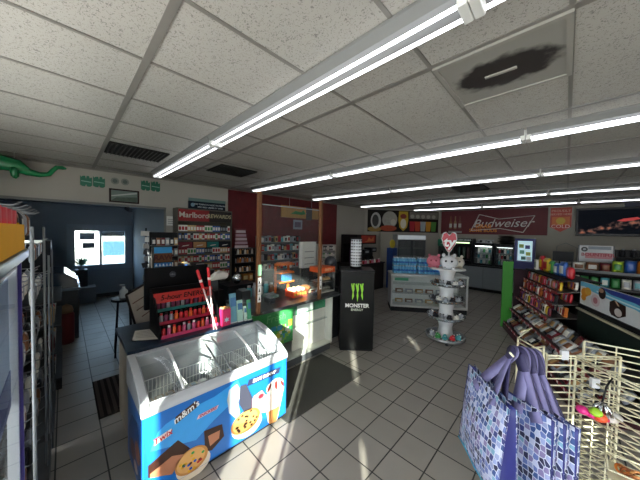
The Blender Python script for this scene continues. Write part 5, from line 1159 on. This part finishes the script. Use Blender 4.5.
# bags and boxes along the top of the gondola
tops = [('carton','e8e4da','9a9ea4',0.16,0.2),('pouch','b3202a','d8b52a',0.2,0.30),('pouch','d8b52a','b3202a',0.2,0.27),('pouch','3a8f4a','d8b52a',0.18,0.24),('pouch','2a5aa8','e8e4da',0.18,0.22),('pouch','2a5aa8','e8e4da',0.17,0.26),('pouch','b3202a','d87a9a',0.17,0.2)]
MB().box((-1.48,-0.3,1.30), (-0.02,0.2,1.325)).build('top_board', drk, GD)
for k, (kind, c1, c2, w, h) in enumerate(tops):
    item(kind, 'snack_bag', c1, c2, w, h, 0.09, gw(-1.40+k*0.21,-0.12,1.326), '%s snack %s standing on the gondola top, %s from the green end' % (cn(c1), 'box' if kind == 'carton' else 'bag', ORD[k]), 'snack bag', 'snack bags on the gondola top', gz+0.1*((k % 3)-1), 0.0)
# printed chocolate sign over the dark panel
t = thing('chocolate_sign', 'long light blue and white sign with pictures of chocolates and orange sweets', 'sign', gw(0,-0.04,0), gz)
MB().box((0,-0.01,0.99), (1.5,0.02,1.33)).build('board', M('dcdfdf', 0.5), t)
MB().box((0,-0.03,0.94), (1.5,0.03,0.99)).build('rail', M('17181a', 0.4), t)
def sp_(name, polys, mats, par=t):
    mb = MB()
    for poly, mi, k in polys: mb.plate(poly, (0,-0.0105-0.001*k,0), (1,0,0), (0,0,1), 0.001, mi)
    return mb.build(name, mats, par)
sp_('blue_wave_picture', [([(0,1.26),(0.1,1.27),(0.3,1.23),(0.7,1.20),(1.1,1.19),(1.5,1.12),(1.5,1.33),(0,1.33)], 0, 1), ([(0.45,1.33),(0.7,1.27),(1.1,1.26),(1.5,1.20),(1.5,1.33)], 1, 2), ([(0.4,1.245),(0.9,1.215),(1.3,1.20),(1.3,1.215),(0.9,1.235),(0.4,1.265)], 2, 3)], [M('5fb3cf', 0.5), M('22358a', 0.5), M('bfe0e8', 0.5)])
sp_('orange_sweets_picture', [(ell(0.12,1.18,0.09,0.065), 0, 2), (ell(0.2,1.21,0.08,0.06), 1, 3), (ell(0.1,1.10,0.06,0.045), 0, 4)], [M('d98f1f', 0.5), M('e0a63a', 0.5)])
sp_('pink_sweet_picture', [(ell(0.38,1.12,0.10,0.085), 0, 2), (ell(0.38,1.12,0.05,0.045), 1, 3)], [M('d3c3c6', 0.5), M('b0707a', 0.5)])
sp_('dark_chocolate_picture', [(ell(0.52,1.25,0.075,0.075), 0, 4), (ell(0.50,1.285,0.05,0.03), 1, 5)], [M('2d1a16', 0.4), M('a87a5a', 0.4)])
sp_('caramel_chocolate_picture', [([(0.68,1.06),(0.68,1.18),(0.76,1.22),(0.96,1.19),(0.97,1.07),(0.84,1.01),(0.72,1.02)], 0, 4), (ell(0.84,1.08,0.065,0.05), 1, 5), ([(0.77,1.21),(0.83,1.16),(0.86,1.16),(0.80,1.215)], 2, 5)], [M('2d1a16', 0.4), M('d8cfc9', 0.4), M('c9a98a', 0.4)])
for x in (0.1, 1.4): MB().box((x-0.02,0.02,0.0), (x+0.02,0.035,1.25)).build('support', black, t)
MB().box((0.02,-0.08,0.58), (1.48,-0.06,0.90)).build('dark_panel', M('16241f', 0.5), GD)
MB().box((0.0,-0.095,0.90), (1.5,-0.06,0.925)).build('cream_rail', M('b9b59a', 0.4), GD)
for x in (0.02, 1.44): MB().box((x,-0.078,0.11), (x+0.03,-0.048,0.58)).build('upright', black, GD)

# ------------------------------------------------------------------ second gondola behind, with chips on top
t = thing('chip_gondola', 'grey gondola of green and white packs with chip bags along its top', 'gondola shelf', (1.0,8.2,0))
MB().box((-1.2,0,0), (1.2,0.06,1.28)).build('back_panel', drk, t); MB().box((-1.2,-0.45,0), (1.2,0,0.12)).build('base', drk, t)
MB().box((-1.22,-0.45,0), (-1.2,0.06,1.28)).build('end_panel', M('3f4244', 0.5), t)
MB().box((-1.2,-0.3,1.26), (1.2,0.35,1.28)).box((-1.2,-0.31,1.25), (1.2,-0.30,1.31)).build('top_shelf', M('55585a', 0.4), t)
for z in (0.35,0.65,0.95):
    MB().box((-1.2,-0.42,z), (1.2,0,z+0.015)).build('shelf', M('6a6c6c', 0.5), t)
cl2 = ['3a8f4a','e8e4da','3a8f4a','9a9ea4','4fa0a8','e8e4da','3a8f4a']
for si, z in enumerate((0.65,0.95)):
    for k in range(16):
        c1 = cl2[(k*2+si) % 7]
        item('pouch', 'candy_pouch', c1, cl2[(k+3) % 7], 0.13, 0.21, 0.06, (-0.12+k*0.145,8.2-0.3,z+0.016), '%s pouch on the chip gondola, %s shelf, %s from the left' % (cn(c1), ['middle','upper'][si], ORD[k]), 'pouch', 'pouches on the chip gondola', 0, -0.1)
chips = [('e8e4da','8a5a3a',0.2,0.17),('8a5a3a','e8e4da',0.2,0.18),('6a1a24','8a5a3a',0.17,0.19),('a8c93a','3a8f4a',0.16,0.24),('2a5aa8','2a5aa8',0.16,0.27),('c8702a','d8b52a',0.17,0.27),('2a5aa8','2a2a2e',0.16,0.27),('d8b52a','c8702a',0.2,0.40),('c8702a','b3202a',0.2,0.3),('d8b52a','3a8f4a',0.24,0.4)]
xx = 0.12
for k, (c1, c2, w, h) in enumerate(chips):
    item('pouch', 'chip_bag', c1, c2, w, h, 0.1, (xx+w/2,8.05+0.02*(k % 2),1.281), '%s chip bag standing on the chip gondola top, %s from the left' % (cn(c1), ORD[k]), 'chip bag', 'chip bags on the gondola top', 0.05*((k % 3)-1))
    xx += w+0.005
for k in range(5):
    item('carton', 'green_leaflet_pack', '3a8f4a', 'e8e4da', 0.2, 0.03, 0.16, (-0.02+k*0.21,7.97,1.2), '', 'pack') if False else None
t = thing('white_pole_sign', 'white sign with a black wheel, grey caption bar and red lettering on poles', 'sign', (0.2,8.65,0))
q = [at(579,245,Y=8.65), at(614,248,Y=8.65), at(614,263,Y=8.65), at(579,260,Y=8.65)]
t.location = (q[0].x,8.65,0); w = q[1].x-q[0].x; z0, z1 = q[2].z, q[0].z
MB().box((0,-0.01,z0), (w,0.01,z1)).build('board', M('c3c3c3', 0.5), t)
MB().box((w*0.28,-0.013,z0+(z1-z0)*0.76), (w*0.93,-0.0105,z1-0.02)).build('caption_bar', M('7f8790', 0.5), t)
mb = MB().plate(ell(w*0.17,z0+(z1-z0)*0.75,w*0.10,w*0.10), (0,-0.012,0), (1,0,0), (0,0,1), 0.001).plate(ell(w*0.17,z0+(z1-z0)*0.75,w*0.05,w*0.05), (0,-0.0135,0), (1,0,0), (0,0,1), 0.001, 1)
mb.build('wheel_emblem', [M('1b1c1d', 0.5), M('9a9c9c', 0.5)], t)
MB().box((w*0.2,-0.0125,z0+(z1-z0)*0.2), (w*0.97,-0.0105,z0+(z1-z0)*0.55)).build('red_band', M('b8767a', 0.5), t)
text('lettering', 'BOUNTIFUL', 0.10, M('9a2230', 0.5), t, (w*0.57,-0.014,z0+(z1-z0)*0.42), (1,0,0), (0,0,1), 0.002, 0, bold=0.003)
for x in (0.0, w): MB().box((x-0.012,-0.012,0), (x+0.012,0.012,z1)).build('pole', M('55585a', 0.4), t)
t = thing('black_wire_stand', 'black box and wire stand behind the candy gondola left of the white sign', 'stand', (0.05,8.75,0))
q0, q1 = at(553,251,Y=8.75), at(573,268,Y=8.75); t.location = (q0.x,8.75,0); w = q1.x-q0.x
MB().box((0,-0.1,q0.z-0.24), (w,0.1,q0.z)).build('box', M('0f1012', 0.4), t)
for x in (0.01,w*0.35,w*0.7,w-0.02): MB().cyl((x,0,0), (x,0,q0.z-0.24), 0.012, n=6).build('leg', black, t)
mb = MB()
for z in (1.3, 1.4, 1.5): mb.tube([(0,-0.09,z),(w,-0.09,z)], 0.006)
MB().tube([(0,-0.09,q0.z-0.3),(w,-0.09,q0.z-0.3)], 0.008).build('crossbar', black, t)
t = thing('silver_wire_arch', 'thin curved wire hoop rising behind the black stand', 'wire hoop', (-0.1,8.9,0))
q0, q1, q2 = at(557,246,Y=9.0), at(577,248,Y=9.0), at(566,243,Y=9.0)
t.location = (q0.x,9.0,0)
MB().tube([(0,0,0),(0,0,q0.z),(q2.x-q0.x,0,q2.z),(q1.x-q0.x,0,q1.z),(q1.x-q0.x,0,0)], 0.008).build('hoop', M('6f7275', 0.4, 0.6), t)
t = thing('black_bottle_rack', 'black shelf rack with dark bottles right of the white pole sign', 'rack', (1.15,9.4,0))
q0, q1 = at(616,250,Y=9.4), at(640,262,Y=9.4); t.location = (q0.x,9.4,0); w = 0.9
MB().box((0,0,0), (0.03,0.3,q0.z)).box((w-0.03,0,0), (w,0.3,q0.z)).box((0.03,0.27,0), (w-0.03,0.3,q0.z)).build('frame', black, t)
for z in (q0.z-0.2,q0.z-0.5,q0.z-0.8): MB().box((0.03,0,z), (w-0.03,0.27,z+0.03)).build('shelf', black, t)
for k in range(4):
    item('jar', 'dark_bottle', '2a2a2e', '9a9ea4', 0.08, 0.2, 0.08, (t.location.x+0.12+k*0.17,9.5,q0.z-0.169), 'dark bottle on the top shelf of the black rack, %s from the left' % ORD[k], 'bottle', 'dark bottles on the black rack')

# ------------------------------------------------------------------ cream wire display rack in the foreground
crm = M('e2dcbc', 0.35)
def wire_panel(a, b2, z0, z1, step=0.038, vstep=0.15, lip=0.0, top_ext=0.0):
    """upright wire grid between two floor points"""
    a = Vector((a[0],a[1],0)); b2 = Vector((b2[0],b2[1],0)); mb = MB(); d = (b2-a); L = d.length; d.normalize()
    z = z0
    while z <= z1+1e-4: mb.tube([a+Vector((0,0,z)), b2+Vector((0,0,z))], 0.0042, 5); z += step
    x = 0
    while x <= L+1e-4:
        p = a+d*x; mb.tube([p+Vector((0,0,z0)), p+Vector((0,0,z1))], 0.0036, 5); x += L/max(1, round(L/vstep))
    for x in (0, L):
        p = a+d*x; mb.tube([p+Vector((0,0,0.0)), p+Vector((0,0,z1))], 0.0065, 6)
    mb.tube([a+Vector((0,0,z1)), b2+Vector((0,0,z1))], 0.005, 6)
    return mb
A0 = Vector((-0.195,2.0,0)); A1 = Vector((-0.055,1.85,0)); C0 = Vector((0.06,1.965,0)); D0 = Vector((0.235,2.135,0))
t = thing('wire_display_rack', 'cream wire grid display rack behind the patterned shopping bags', 'display rack', (0.06,1.965,0))
T = Matrix.Translation(-t.location)
for nm, a, b2, z1 in (('wire_panel', A1, D0, 1.35), ('wire_panel', C0, Vector((0.52,1.49,0)), 1.35), ('wire_panel', A0, A1, 1.36), ('wire_panel', Vector((0.36,2.26,0)), Vector((0.62,2.0,0)), 1.36), ('wire_panel', Vector((0.1,2.22,0)), Vector((0.36,2.26,0)), 1.37)):
    wire_panel(a, b2, 0.12, z1).xf(T).build(nm, crm, t)
for k, (a, z) in enumerate(((A1.lerp(C0,0.6),1.355),(C0.lerp(Vector((0.52,1.49,0)),0.15),1.26),(Vector((0.3,1.78,0)),0.98),(Vector((0.42,2.2,0)),1.33))):
    MB().obox((a.x-0.06,a.y-1.965,z), (0.035,0.02,0.05), (0,0,0.6)).build('label_clip', M('d5d5d8', 0.3), t, 0.003)
# loose hooks that lean out over the rack
MB().tube([A0+Vector((0,0,1.36))-t.location, A0+Vector((0.06,0.0,1.44))-t.location*1, A0+Vector((0.02,-0.06,1.42))-t.location], 0.004).build('hook', crm, t)

# key charms hanging on the wire rack
kp = Vector((0.118,1.60,1.22))
kp = at(603,400, Z=1.225)
t = thing('key_charm_bunch', 'bunch of bright pink, orange, lime and white charms with silver chains on the wire rack', 'key charms', tuple(kp))
MB().tube([(0.03,0.05,0.10),(0.01,0.02,0.06),(0,0,0.0),(-0.005,0,-0.02)], 0.004, 6).build('hook', black, t)
rnd = random.Random(9)
for k in range(26):
    a = rnd.random()*6.28; r = 0.012+0.03*rnd.random()
    MB().tube([(0,0,-0.01),(r*math.cos(a),r*math.sin(a),-0.03-0.02*rnd.random()),(r*1.2*math.cos(a),r*1.1*math.sin(a),-0.07-0.02*rnd.random())], 0.005, 5).build('chain', M('c9ccd0', 0.15, 1.0), t) if k < 18 else None
rr = [(-0.075,'f0338f',-0.062,-0.02),(-0.055,'a8d83a',-0.045,0.02),(-0.04,'f0338f',-0.075,-0.01),(-0.018,'f2603a',-0.085,0.0),(0.005,'f0338f',-0.082,-0.025),(0.016,'ff2f7a',-0.092,-0.01),(0.042,'d8cfc9',-0.09,0.0),(0.066,'d5d0cc',-0.085,0.0),(-0.03,'f2603a',-0.07,0.02)]
rv = _r2.copy()
for x, c, z, y in rr:
    v = rv*x+Vector((0,0,z)) - Vector((_f.x,_f.y,0))*y
    MB().ball(tuple(v), (0.025,0.025,0.019), 12, 8).build('charm', M(c, 0.35, var=0.1), t)
# tan rings in a basket at the lower right corner
p = at(632,478, Z=1.0)
t = thing('bracelet_basket', 'brown and orange bead bracelets heaped in a wire tray at the lower right', 'bracelets', tuple(p))
for k in range(6):
    a = k*1.05; c = (0.025*math.cos(a), 0.025*math.sin(a), 0.006*k)
    MB().tube([(c[0]+0.02*math.cos(s), c[1]+0.02*math.sin(s), c[2]+0.006*math.sin(s*2+k)) for s in [2*PI*i/18 for i in range(19)]], 0.005, 6).build('bracelet', M(['c8702a','8a4a22','d8935a'][k % 3], 0.35, var=0.3, scale=80), t)
MB().box((-0.07,-0.06,-0.012), (0.07,0.07,-0.008)).tube([(-0.07,-0.06,0.03),(0.07,-0.06,0.03),(0.07,0.07,0.03),(-0.07,0.07,0.03),(-0.07,-0.06,0.03)], 0.004).build('wire_tray', crm, t)

# ------------------------------------------------------------------ patterned shopping bags
bm_ = bpy.data.materials.new('mosaic_fabric'); bm_.use_nodes = True
n = bm_.node_tree; b = n.nodes['Principled BSDF']; tc = n.nodes.new('ShaderNodeTexCoord')
sx = n.nodes.new('ShaderNodeSeparateXYZ'); cx = n.nodes.new('ShaderNodeCombineXYZ'); n.links.new(tc.outputs['Object'], sx.inputs[0])
mp = n.nodes.new('ShaderNodeMapping'); mp.inputs['Scale'].default_value = (48,38,1); n.links.new(sx.outputs[0], cx.inputs[0]); n.links.new(sx.outputs[2], cx.inputs[1]); n.links.new(cx.outputs[0], mp.inputs[0])
def vor(feat):
    v = n.nodes.new('ShaderNodeTexVoronoi'); v.voronoi_dimensions = '2D'; v.feature = feat; v.inputs['Scale'].default_value = 1.0; v.inputs['Randomness'].default_value = 0.45; n.links.new(mp.outputs[0], v.inputs['Vector']); return v
vo = vor('F1'); ve = vor('DISTANCE_TO_EDGE')
se = n.nodes.new('ShaderNodeSeparateColor'); n.links.new(vo.outputs['Color'], se.inputs[0])
cr = n.nodes.new('ShaderNodeValToRGB'); cr.color_ramp.interpolation = 'CONSTANT'; el = cr.color_ramp.elements
cols_ = ['1f2650','5f6fa8','8f9bc4','2a3570','7a6f98','b3b7cf','2f4a80','6f9ab0','151a3c','8b93b8']
el[0].position = 0; el[0].color = lin(cols_[0]); el[1].position = 1/10; el[1].color = lin(cols_[1])
for i in range(2, 10): e = el.new(i/10); e.color = lin(cols_[i])
n.links.new(se.outputs[0], cr.inputs[0])
lt_ = n.nodes.new('ShaderNodeMath'); lt_.operation = 'LESS_THAN'; lt_.inputs[1].default_value = 0.07; n.links.new(ve.outputs['Distance'], lt_.inputs[0])
mx = n.nodes.new('ShaderNodeMix'); mx.data_type = 'RGBA'; n.links.new(lt_.outputs[0], mx.inputs[0]); n.links.new(cr.outputs[0], mx.inputs[6]); mx.inputs[7].default_value = lin('c3c6d6')
n.links.new(mx.outputs[2], b.inputs['Base Color']); b.inputs['Roughness'].default_value = 0.45
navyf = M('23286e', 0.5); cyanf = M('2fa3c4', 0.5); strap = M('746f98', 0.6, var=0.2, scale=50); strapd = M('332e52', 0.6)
def bag(label, p0, p1, ztop, zbot, dep, bulge=0.03, flare=0.04, peak=None):
    """soft tote: front face from p0 to p1 (top corners), deeper towards the bottom"""
    p0 = Vector((p0[0],p0[1],0)); p1 = Vector((p1[0],p1[1],0)); d = (p1-p0); w = d.length; d.normalize()
    nn = Vector((d.y,-d.x,0));
    if nn.dot(-p0) < 0: nn = -nn
    ang = math.atan2(d.y, d.x)
    t = thing('shopping_bag', label, 'shopping bag', (p0.x,p0.y,zbot), ang, 'patterned shopping bags on the wire rack')
    sgn = 1 if (Matrix.Rotation(-ang,3,'Z')@nn).y > 0 else -1
    H = ztop-zbot; nx, nz = 8, 8
    def pt(u, v, side):
        x = w*u; y = sgn*(bulge*math.sin(PI*u)*math.sin(PI*min(1, v*1.1))+flare*(1-v)) if side > 0 else -sgn*(dep+flare*0.3*(1-v))
        return (x, y, H*v+0.006*math.sin(u*9+v*3))
    for side, nm in ((1,'front_panel'),(-1,'back_panel')):
        vs = []; fs = []
        for j in range(nz+1):
            for i in range(nx+1): vs.append(pt(i/nx, j/nz, side))
        for j in range(nz):
            for i in range(nx): a = j*(nx+1)+i; fs.append((a,a+1,a+nx+2,a+nx+1))
        o = MB().add(vs, fs, 0, True).build(nm, bm_, t)
        so = o.modifiers.new('thickness', 'SOLIDIFY'); so.thickness = 0.002
    for u in (0, 1):
        vs = []; fs = []
        for j in range(nz+1):
            v = j/nz; a = Vector(pt(u, v, 1)); c = Vector(pt(u, v, -1)); m = (a+c)/2+Vector(((-0.045 if u == 0 else 0.045)*-0.6*v,0,0))
            m = (a+c)/2+Vector((0.05*v*(1 if u == 0 else -1),0,0))
            vs += [a, m, c]
        for j in range(nz): fs += [(3*j,3*j+1,3*j+4,3*j+3),(3*j+1,3*j+2,3*j+5,3*j+4)]
        o = MB().add(vs, fs, 0, True).build('gusset', navyf, t); so = o.modifiers.new('thickness', 'SOLIDIFY'); so.thickness = 0.002
    mb = MB()
    for side in (1,-1): mb.tube([Vector(pt(u, 0, side)) for u in (0,0.25,0.5,0.75,1)], 0.004, 5)
    a = [pt(0,0,1), pt(1,0,1), pt(1,0,-1), pt(0,0,-1)]; mb.add([a[0],a[1],a[2],a[3]]+[(q[0],q[1],q[2]-0.006) for q in a], [(0,1,2,3),(4,5,6,7),(0,1,5,4),(1,2,6,5),(2,3,7,6),(3,0,4,7)])
    mb.build('base_panel', cyanf, t)
    for side in (1,-1):
        pk = Matrix.Rotation(-ang,3,'Z')@(Vector(peak)-Vector((p0.x,p0.y,zbot)))
        uA, uB = 0.30, 0.72
        n_ = 20; vs = []
        for i in range(n_+1):
            u = i/n_; s_ = math.sin(PI*u); e0 = Vector(pt(uA if u < 0.5 else uB, 0.86, side))+Vector((0,side*sgn*0.006,0))
            q = abs(2*u-1); lat = (0.028 if u > 0.5 else -0.028)*(1-q)*0+0.03*math.cos(PI*u)
            k_ = 1-q**2.2
            v = e0.lerp(pk+Vector((lat,side*0.008,0)), k_); v.z = e0.z+(pk.z-e0.z)*(1-q**2.6)
            vs.append(tuple(v))
        vv = []; fs = []
        for i, v in enumerate(vs):
            p = Vector(v); q = Vector(vs[min(i+1,n_)])-Vector(vs[max(i-1,0)]); q.y = 0; q.normalize(); sd = Vector((q.z,0,-q.x))*0.026
            vv += [p+sd, p-sd]
        for i in range(n_): fs.append((2*i,2*i+1,2*i+3,2*i+2))
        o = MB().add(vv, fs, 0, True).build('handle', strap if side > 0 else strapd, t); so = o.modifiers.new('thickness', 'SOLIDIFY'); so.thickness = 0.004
    return t
dB = Vector((0.79,0.61)); u1 = Vector((0.222,-0.29)).normalized()
pA = Vector((-0.366,1.587)); pB = Vector((-0.144,1.297))
pkv = at(517,352,Z=1.44)
bag('large blue and lilac mosaic shopping bag at the left front, widest face showing', pA, pB, 1.28, 0.86, 0.03, peak=pkv+Vector((-0.01,0.0,0)))
for k in range(3):
    c = at(555+12*k, 421+4*k, Z=1.25-0.004*k); a = c+(at(505,390,Z=1.25)-at(555,421,Z=1.25))
    bag(['mosaic shopping bag directly behind the large front one, navy side showing','third mosaic shopping bag from the front, between the two darker ones','rearmost mosaic shopping bag, nearest the cream wire rack'][k], a, c, 1.25-0.004*k, 0.86, 0.012, 0.004, 0.006, peak=pkv+Vector((0.022*k+0.015,0.022*k+0.02,-0.005*k)))
hk = thing('bag_hook', 'cream hook arm of the wire rack carrying the shopping bag handles', 'hook', (-0.16,1.66,0))
hk.location = (A1.x,A1.y,0)
_pl = pkv-Vector((A1.x,A1.y,0))
MB().tube([(-0.012,-0.012,1.28),(-0.012,-0.012,1.40),(_pl.x*0.5,_pl.y*0.5,1.425),(_pl.x*1.1,_pl.y*1.1,1.425),(_pl.x*1.2,_pl.y*1.2,1.45)], 0.005, 8).build('arm', crm, hk)
# ------------------------------------------------------------------ left aisle
t = thing('glass_showcase', 'tall see-through showcase with pale frame and purple edge strip at the left edge', 'showcase', (-0.86,-0.265,0))
wf2 = M('c3c6cb', 0.3)
fr = MB()
for x in (-0.36, 0.34):
    for y in (-0.14, 0.15): fr.box((x-0.014,y-0.012,0.0), (x+0.014,y+0.012,1.90))
for z in (0.0, 1.87):
    for y in (-0.14, 0.15): fr.box((-0.36,y-0.012,z), (0.35,y+0.012,z+0.03))
    for x in (-0.36, 0.34): fr.box((x-0.012,-0.14,z), (x+0.012,0.15,z+0.03))
fr.build('frame', wf2, t)
MB().box((-0.38,-0.16,1.90), (0.36,0.185,1.93)).build('top_ledge', M('5d6062', 0.3, 0.5), t, 0.006)
for a, b2, c, d in (((-0.36,0.165),(0.34,0.165),0,0), ((-0.36,-0.155),(0.34,-0.155),0,0), ((-0.37,-0.14),(-0.37,0.15),0,0)):
    MB().add([(a[0],a[1],0.03),(b2[0],b2[1],0.03),(b2[0],b2[1],1.87),(a[0],a[1],1.87)], [(0,1,2,3)]).build('pane', glass('showcase_pane', (0.97,0.98,1.0), 0.06), t)
MB().box((-0.374,0.15,0.0), (-0.362,0.170,1.90)).build('purple_edge', M('3a2f8a', 0.4), t)
MB().box((-0.34,0.142,1.45), (-0.10,0.146,1.84)).box((-0.34,0.1461,1.45), (-0.10,0.148,1.56), 1).build('poster', [M('a9bdd6', 0.5, var=0.15), M('2a3f8a', 0.5)], t)
for z in (0.25,0.7): MB().box((-0.35,-0.13,z), (0.33,0.10,z+0.01)).build('shelf', glass(), t)
t = thing('yellow_candy_carton', 'yellow display carton with red candies on top of the left showcase', 'carton', (-0.99,-0.245,1.931))
ym = M('f2ae18', 0.9)
MB().box((-0.20,-0.16,0), (0.45,0.16,0.01)).box((-0.20,0.15,0.01), (0.45,0.16,0.075)).box((-0.20,-0.16,0.01), (-0.19,0.15,0.08)).box((0.44,-0.16,0.01), (0.45,0.15,0.08)).box((-0.19,-0.16,0.01), (0.44,-0.15,0.08)).build('carton', ym, t)
for k in range(7): MB().cyl((-0.165+k*0.085,0.118,0.01), (-0.165+k*0.085,0.118,0.115), 0.030, n=16).build('candy_tub', M('c2182c', 0.35, var=0.2), t)
# silver wire racks of carded toys along the aisle
def toy_rack(x0, x1, yf, h, label, n_cards, base='4a4d50'):
    t = thing('carded_toy_rack', label, 'display rack', ((x0+x1)/2,yf,0))
    w = (x1-x0)/2; rm = M('8f9396', 0.35, 0.6)
    MB().box((-w,-0.5,0), (w,0.0,0.15)).build('base', M(base, 0.5), t)
    MB().box((-w,-0.38,0.15), (w,-0.36,h)).build('back_panel', M('55595c', 0.4, 0.4), t)
    for s in (-1,1): MB().box((s*w-0.015,-0.40,0.15), (s*w+0.015,-0.36,h)).build('upright', rm, t)
    for s in (-0.5,1): MB().cyl((s*w,-0.016,0.0), (s*w,-0.016,h-0.15), 0.007, n=8).build('front_post', M('7d8286', 0.5, 0.3), t)
    rnd = random.Random(int(x0*10)); nr = 5
    for r in range(nr):
        z = 0.35+(h-0.4)*r/(nr-1)
        for k in range(n_cards):
            x = -w+0.08+(2*w-0.16)*k/max(1, n_cards-1)
            MB().tube([(x,-0.36,z),(x,-0.08,z),(x,-0.05,z+0.02)], 0.004, 5).build('peg', rm, t)
    return t, w, h, n_cards
cc3 = ['9a9ea4','e8e4da','2a2a2e','9a9ea4','8a5a3a','e8e4da']
def hang_cards(x0, x1, yf, h, n_cards, where):
    w = (x1-x0)/2; cx_ = (x0+x1)/2
    for r in range(5):
        z = 0.35+(h-0.4)*r/4
        for k in range(n_cards):
            c = cc3[(k*2+r) % 6]; x = cx_-w+0.08+(2*w-0.16)*k/max(1, n_cards-1)
            for j in range(2):
                item('pouch', 'hanging_packet', c, cc3[(k+r+j+1) % 6], 0.10, 0.17, 0.04, (x,yf-0.12-0.12*j,z-0.176), '%s packet on the %s, %s peg row up, %s across, %s' % (cn(c), where, ORD[r], ORD[k], ['front','behind'][j]), 'packet', 'packets hanging on the %s' % where)
toy_rack(-3.15, -1.8, -0.09, 2.15, 'first tall silver rack of hanging packets beyond the left showcase', 6); hang_cards(-3.15, -1.8, -0.09, 2.15, 6, 'first silver rack')
toy_rack(-4.36, -3.25, -0.08, 1.9, 'second silver rack of hanging packets further down the left aisle', 5); hang_cards(-4.36, -3.25, -0.08, 1.9, 5, 'second silver rack')
t = thing('low_snack_shelf', 'low dark snack shelf at the far end of the left aisle', 'shelf', (-4.95,-0.03,0))
MB().box((-0.55,-0.5,0), (0.55,-0.45,1.25)).box((-0.55,-0.45,0), (0.55,0,0.12)).build('frame', M('2a2d31', 0.5), t)
for z in (0.12,0.45,0.78,1.08):
    MB().box((-0.55,-0.45,z), (0.55,0.0,z+0.02)).build('shelf', M('3f4347', 0.5), t)
for si, z in enumerate((0.14,0.47,0.80)):
    for k in range(8):
        c = ['9a9ea4','c9a26a','8a5a3a','b3202a','9a9ea4','2a2a2e','c9a26a','6a1a24'][(k*3+si*2) % 8]
        item('pouch', 'snack_pouch', c, cc3[(k+si) % 6], 0.125, 0.22, 0.07, (-4.95-0.48+k*0.137,-0.12,z+0.001), '%s snack pouch on the low left aisle shelf, %s shelf up, %s from the left' % (cn(c), ORD[si], ORD[k]), 'snack pouch', 'snack pouches on the low shelf')
# machines in the alcove
t = thing('glass_lid_chest', 'dark counter with a glossy glass dome lid in front of the alcove', 'chest', (-6.75,-0.12,0))
MB().box((-0.5,-0.45,0), (0.5,0.3,0.88)).build('cabinet', M('333a42', 0.4), t, 0.01)
MB().box((-0.52,-0.47,0.88), (0.52,0.32,0.93)).build('worktop', M('6f7f8e', 0.25), t)
MB().plate([(-0.45,0),(0.3,0),(0.28,0.14),(0.12,0.27),(-0.3,0.3),(-0.45,0.26)], (-0.48,0,0.93), (0,1,0), (0,0,1), 0.96).build('dome', M('2b3a4a', 0.1, coat=0.6), t, 0.01)
MB().box((-0.5,0.28,0.97), (0.5,0.31,1.0)).build('chrome_bar', chrome, t)
for k, (c, x) in enumerate((('b04a3a',-0.22),('8a6a3a',0.1))): MB().plate(ell(0,0,0.14,0.16), (x+0.1,0.305,0.5), (-1,0,0), (0,0,1), 0.004).build('round_decal', M(c, 0.5, var=0.3, scale=10), t)
t = thing('red_fire_extinguisher', 'tall dull red cylinder standing before the dark chest in the left aisle', 'cylinder', (-6.12,0.02,0))
t['label'] = 'dull red bin with a brown rounded top at the corner of the dark chest'; t['category'] = 'bin'; t.name = 'red_bin'
MB().lathe([(0.001,0.0),(0.09,0),(0.10,0.03),(0.10,0.50),(0.085,0.53)], 20).build('body', M('6a1a1f', 0.5), t)
MB().lathe([(0.085,0.53),(0.09,0.57),(0.07,0.64),(0.001,0.68)], 20).build('lid', M('7a6248', 0.5), t)
t = thing('arcade_cabinet', 'dark cabinet machine with a pale lit strip against the left alcove wall', 'machine', (-8.3,-0.55,0))
MB().box((-0.4,-0.4,0), (0.4,0.35,1.7)).build('cabinet', M('1f252c', 0.4), t, 0.01)
MB().box((0.28,0.352,0.9), (0.36,0.36,1.6)).build('pale_strip', M('9fb0c0', 0.4), t)
MB().box((-0.3,0.352,1.0), (0.2,0.356,1.5)).build('screen', M('0c1014', 0.1), t)
t = thing('alcove_box', 'pale grey carton on the floor under the alcove window', 'carton', (-9.2,0.35,0))
MB().box((-0.2,-0.25,0), (0.2,0.25,0.42)).build('box', M('8d97a2', 0.6), t); MB().box((-0.2,-0.03,0.42), (0.2,0.03,0.423)).build('tape', M('6f7780', 0.5), t)
t = thing('window_plant', 'bushy potted plant on a stand below the left pane of the alcove window', 'plant', (-9.3,0.32,0))
MB().box((-0.15,-0.12,0.425), (0.15,0.12,0.88)).build('stand', M('3a424c', 0.5), t)
MB().lathe([(0.06,0.88),(0.08,0.98),(0.07,0.98),(0.001,0.96)], 14).build('pot', M('7f9ab5', 0.4), t)
rnd = random.Random(5); mb = MB()
for k in range(60):
    a = rnd.random()*6.28; e = rnd.random()*1.2+0.2; l = 0.1+0.16*rnd.random(); d = Vector((math.cos(a)*math.cos(e)*0.5, math.sin(a)*math.cos(e), math.sin(e)*0.9)); p = Vector((0,0,0.97)); q = p+d*l; s = Vector((-math.sin(a),math.cos(a),0.2))*0.018
    mb.add([p,q+s,q+d*0.05,q-s], [(0,1,2,3)])
mb.build('foliage', M('4f8a78', 0.5, var=0.3), t)
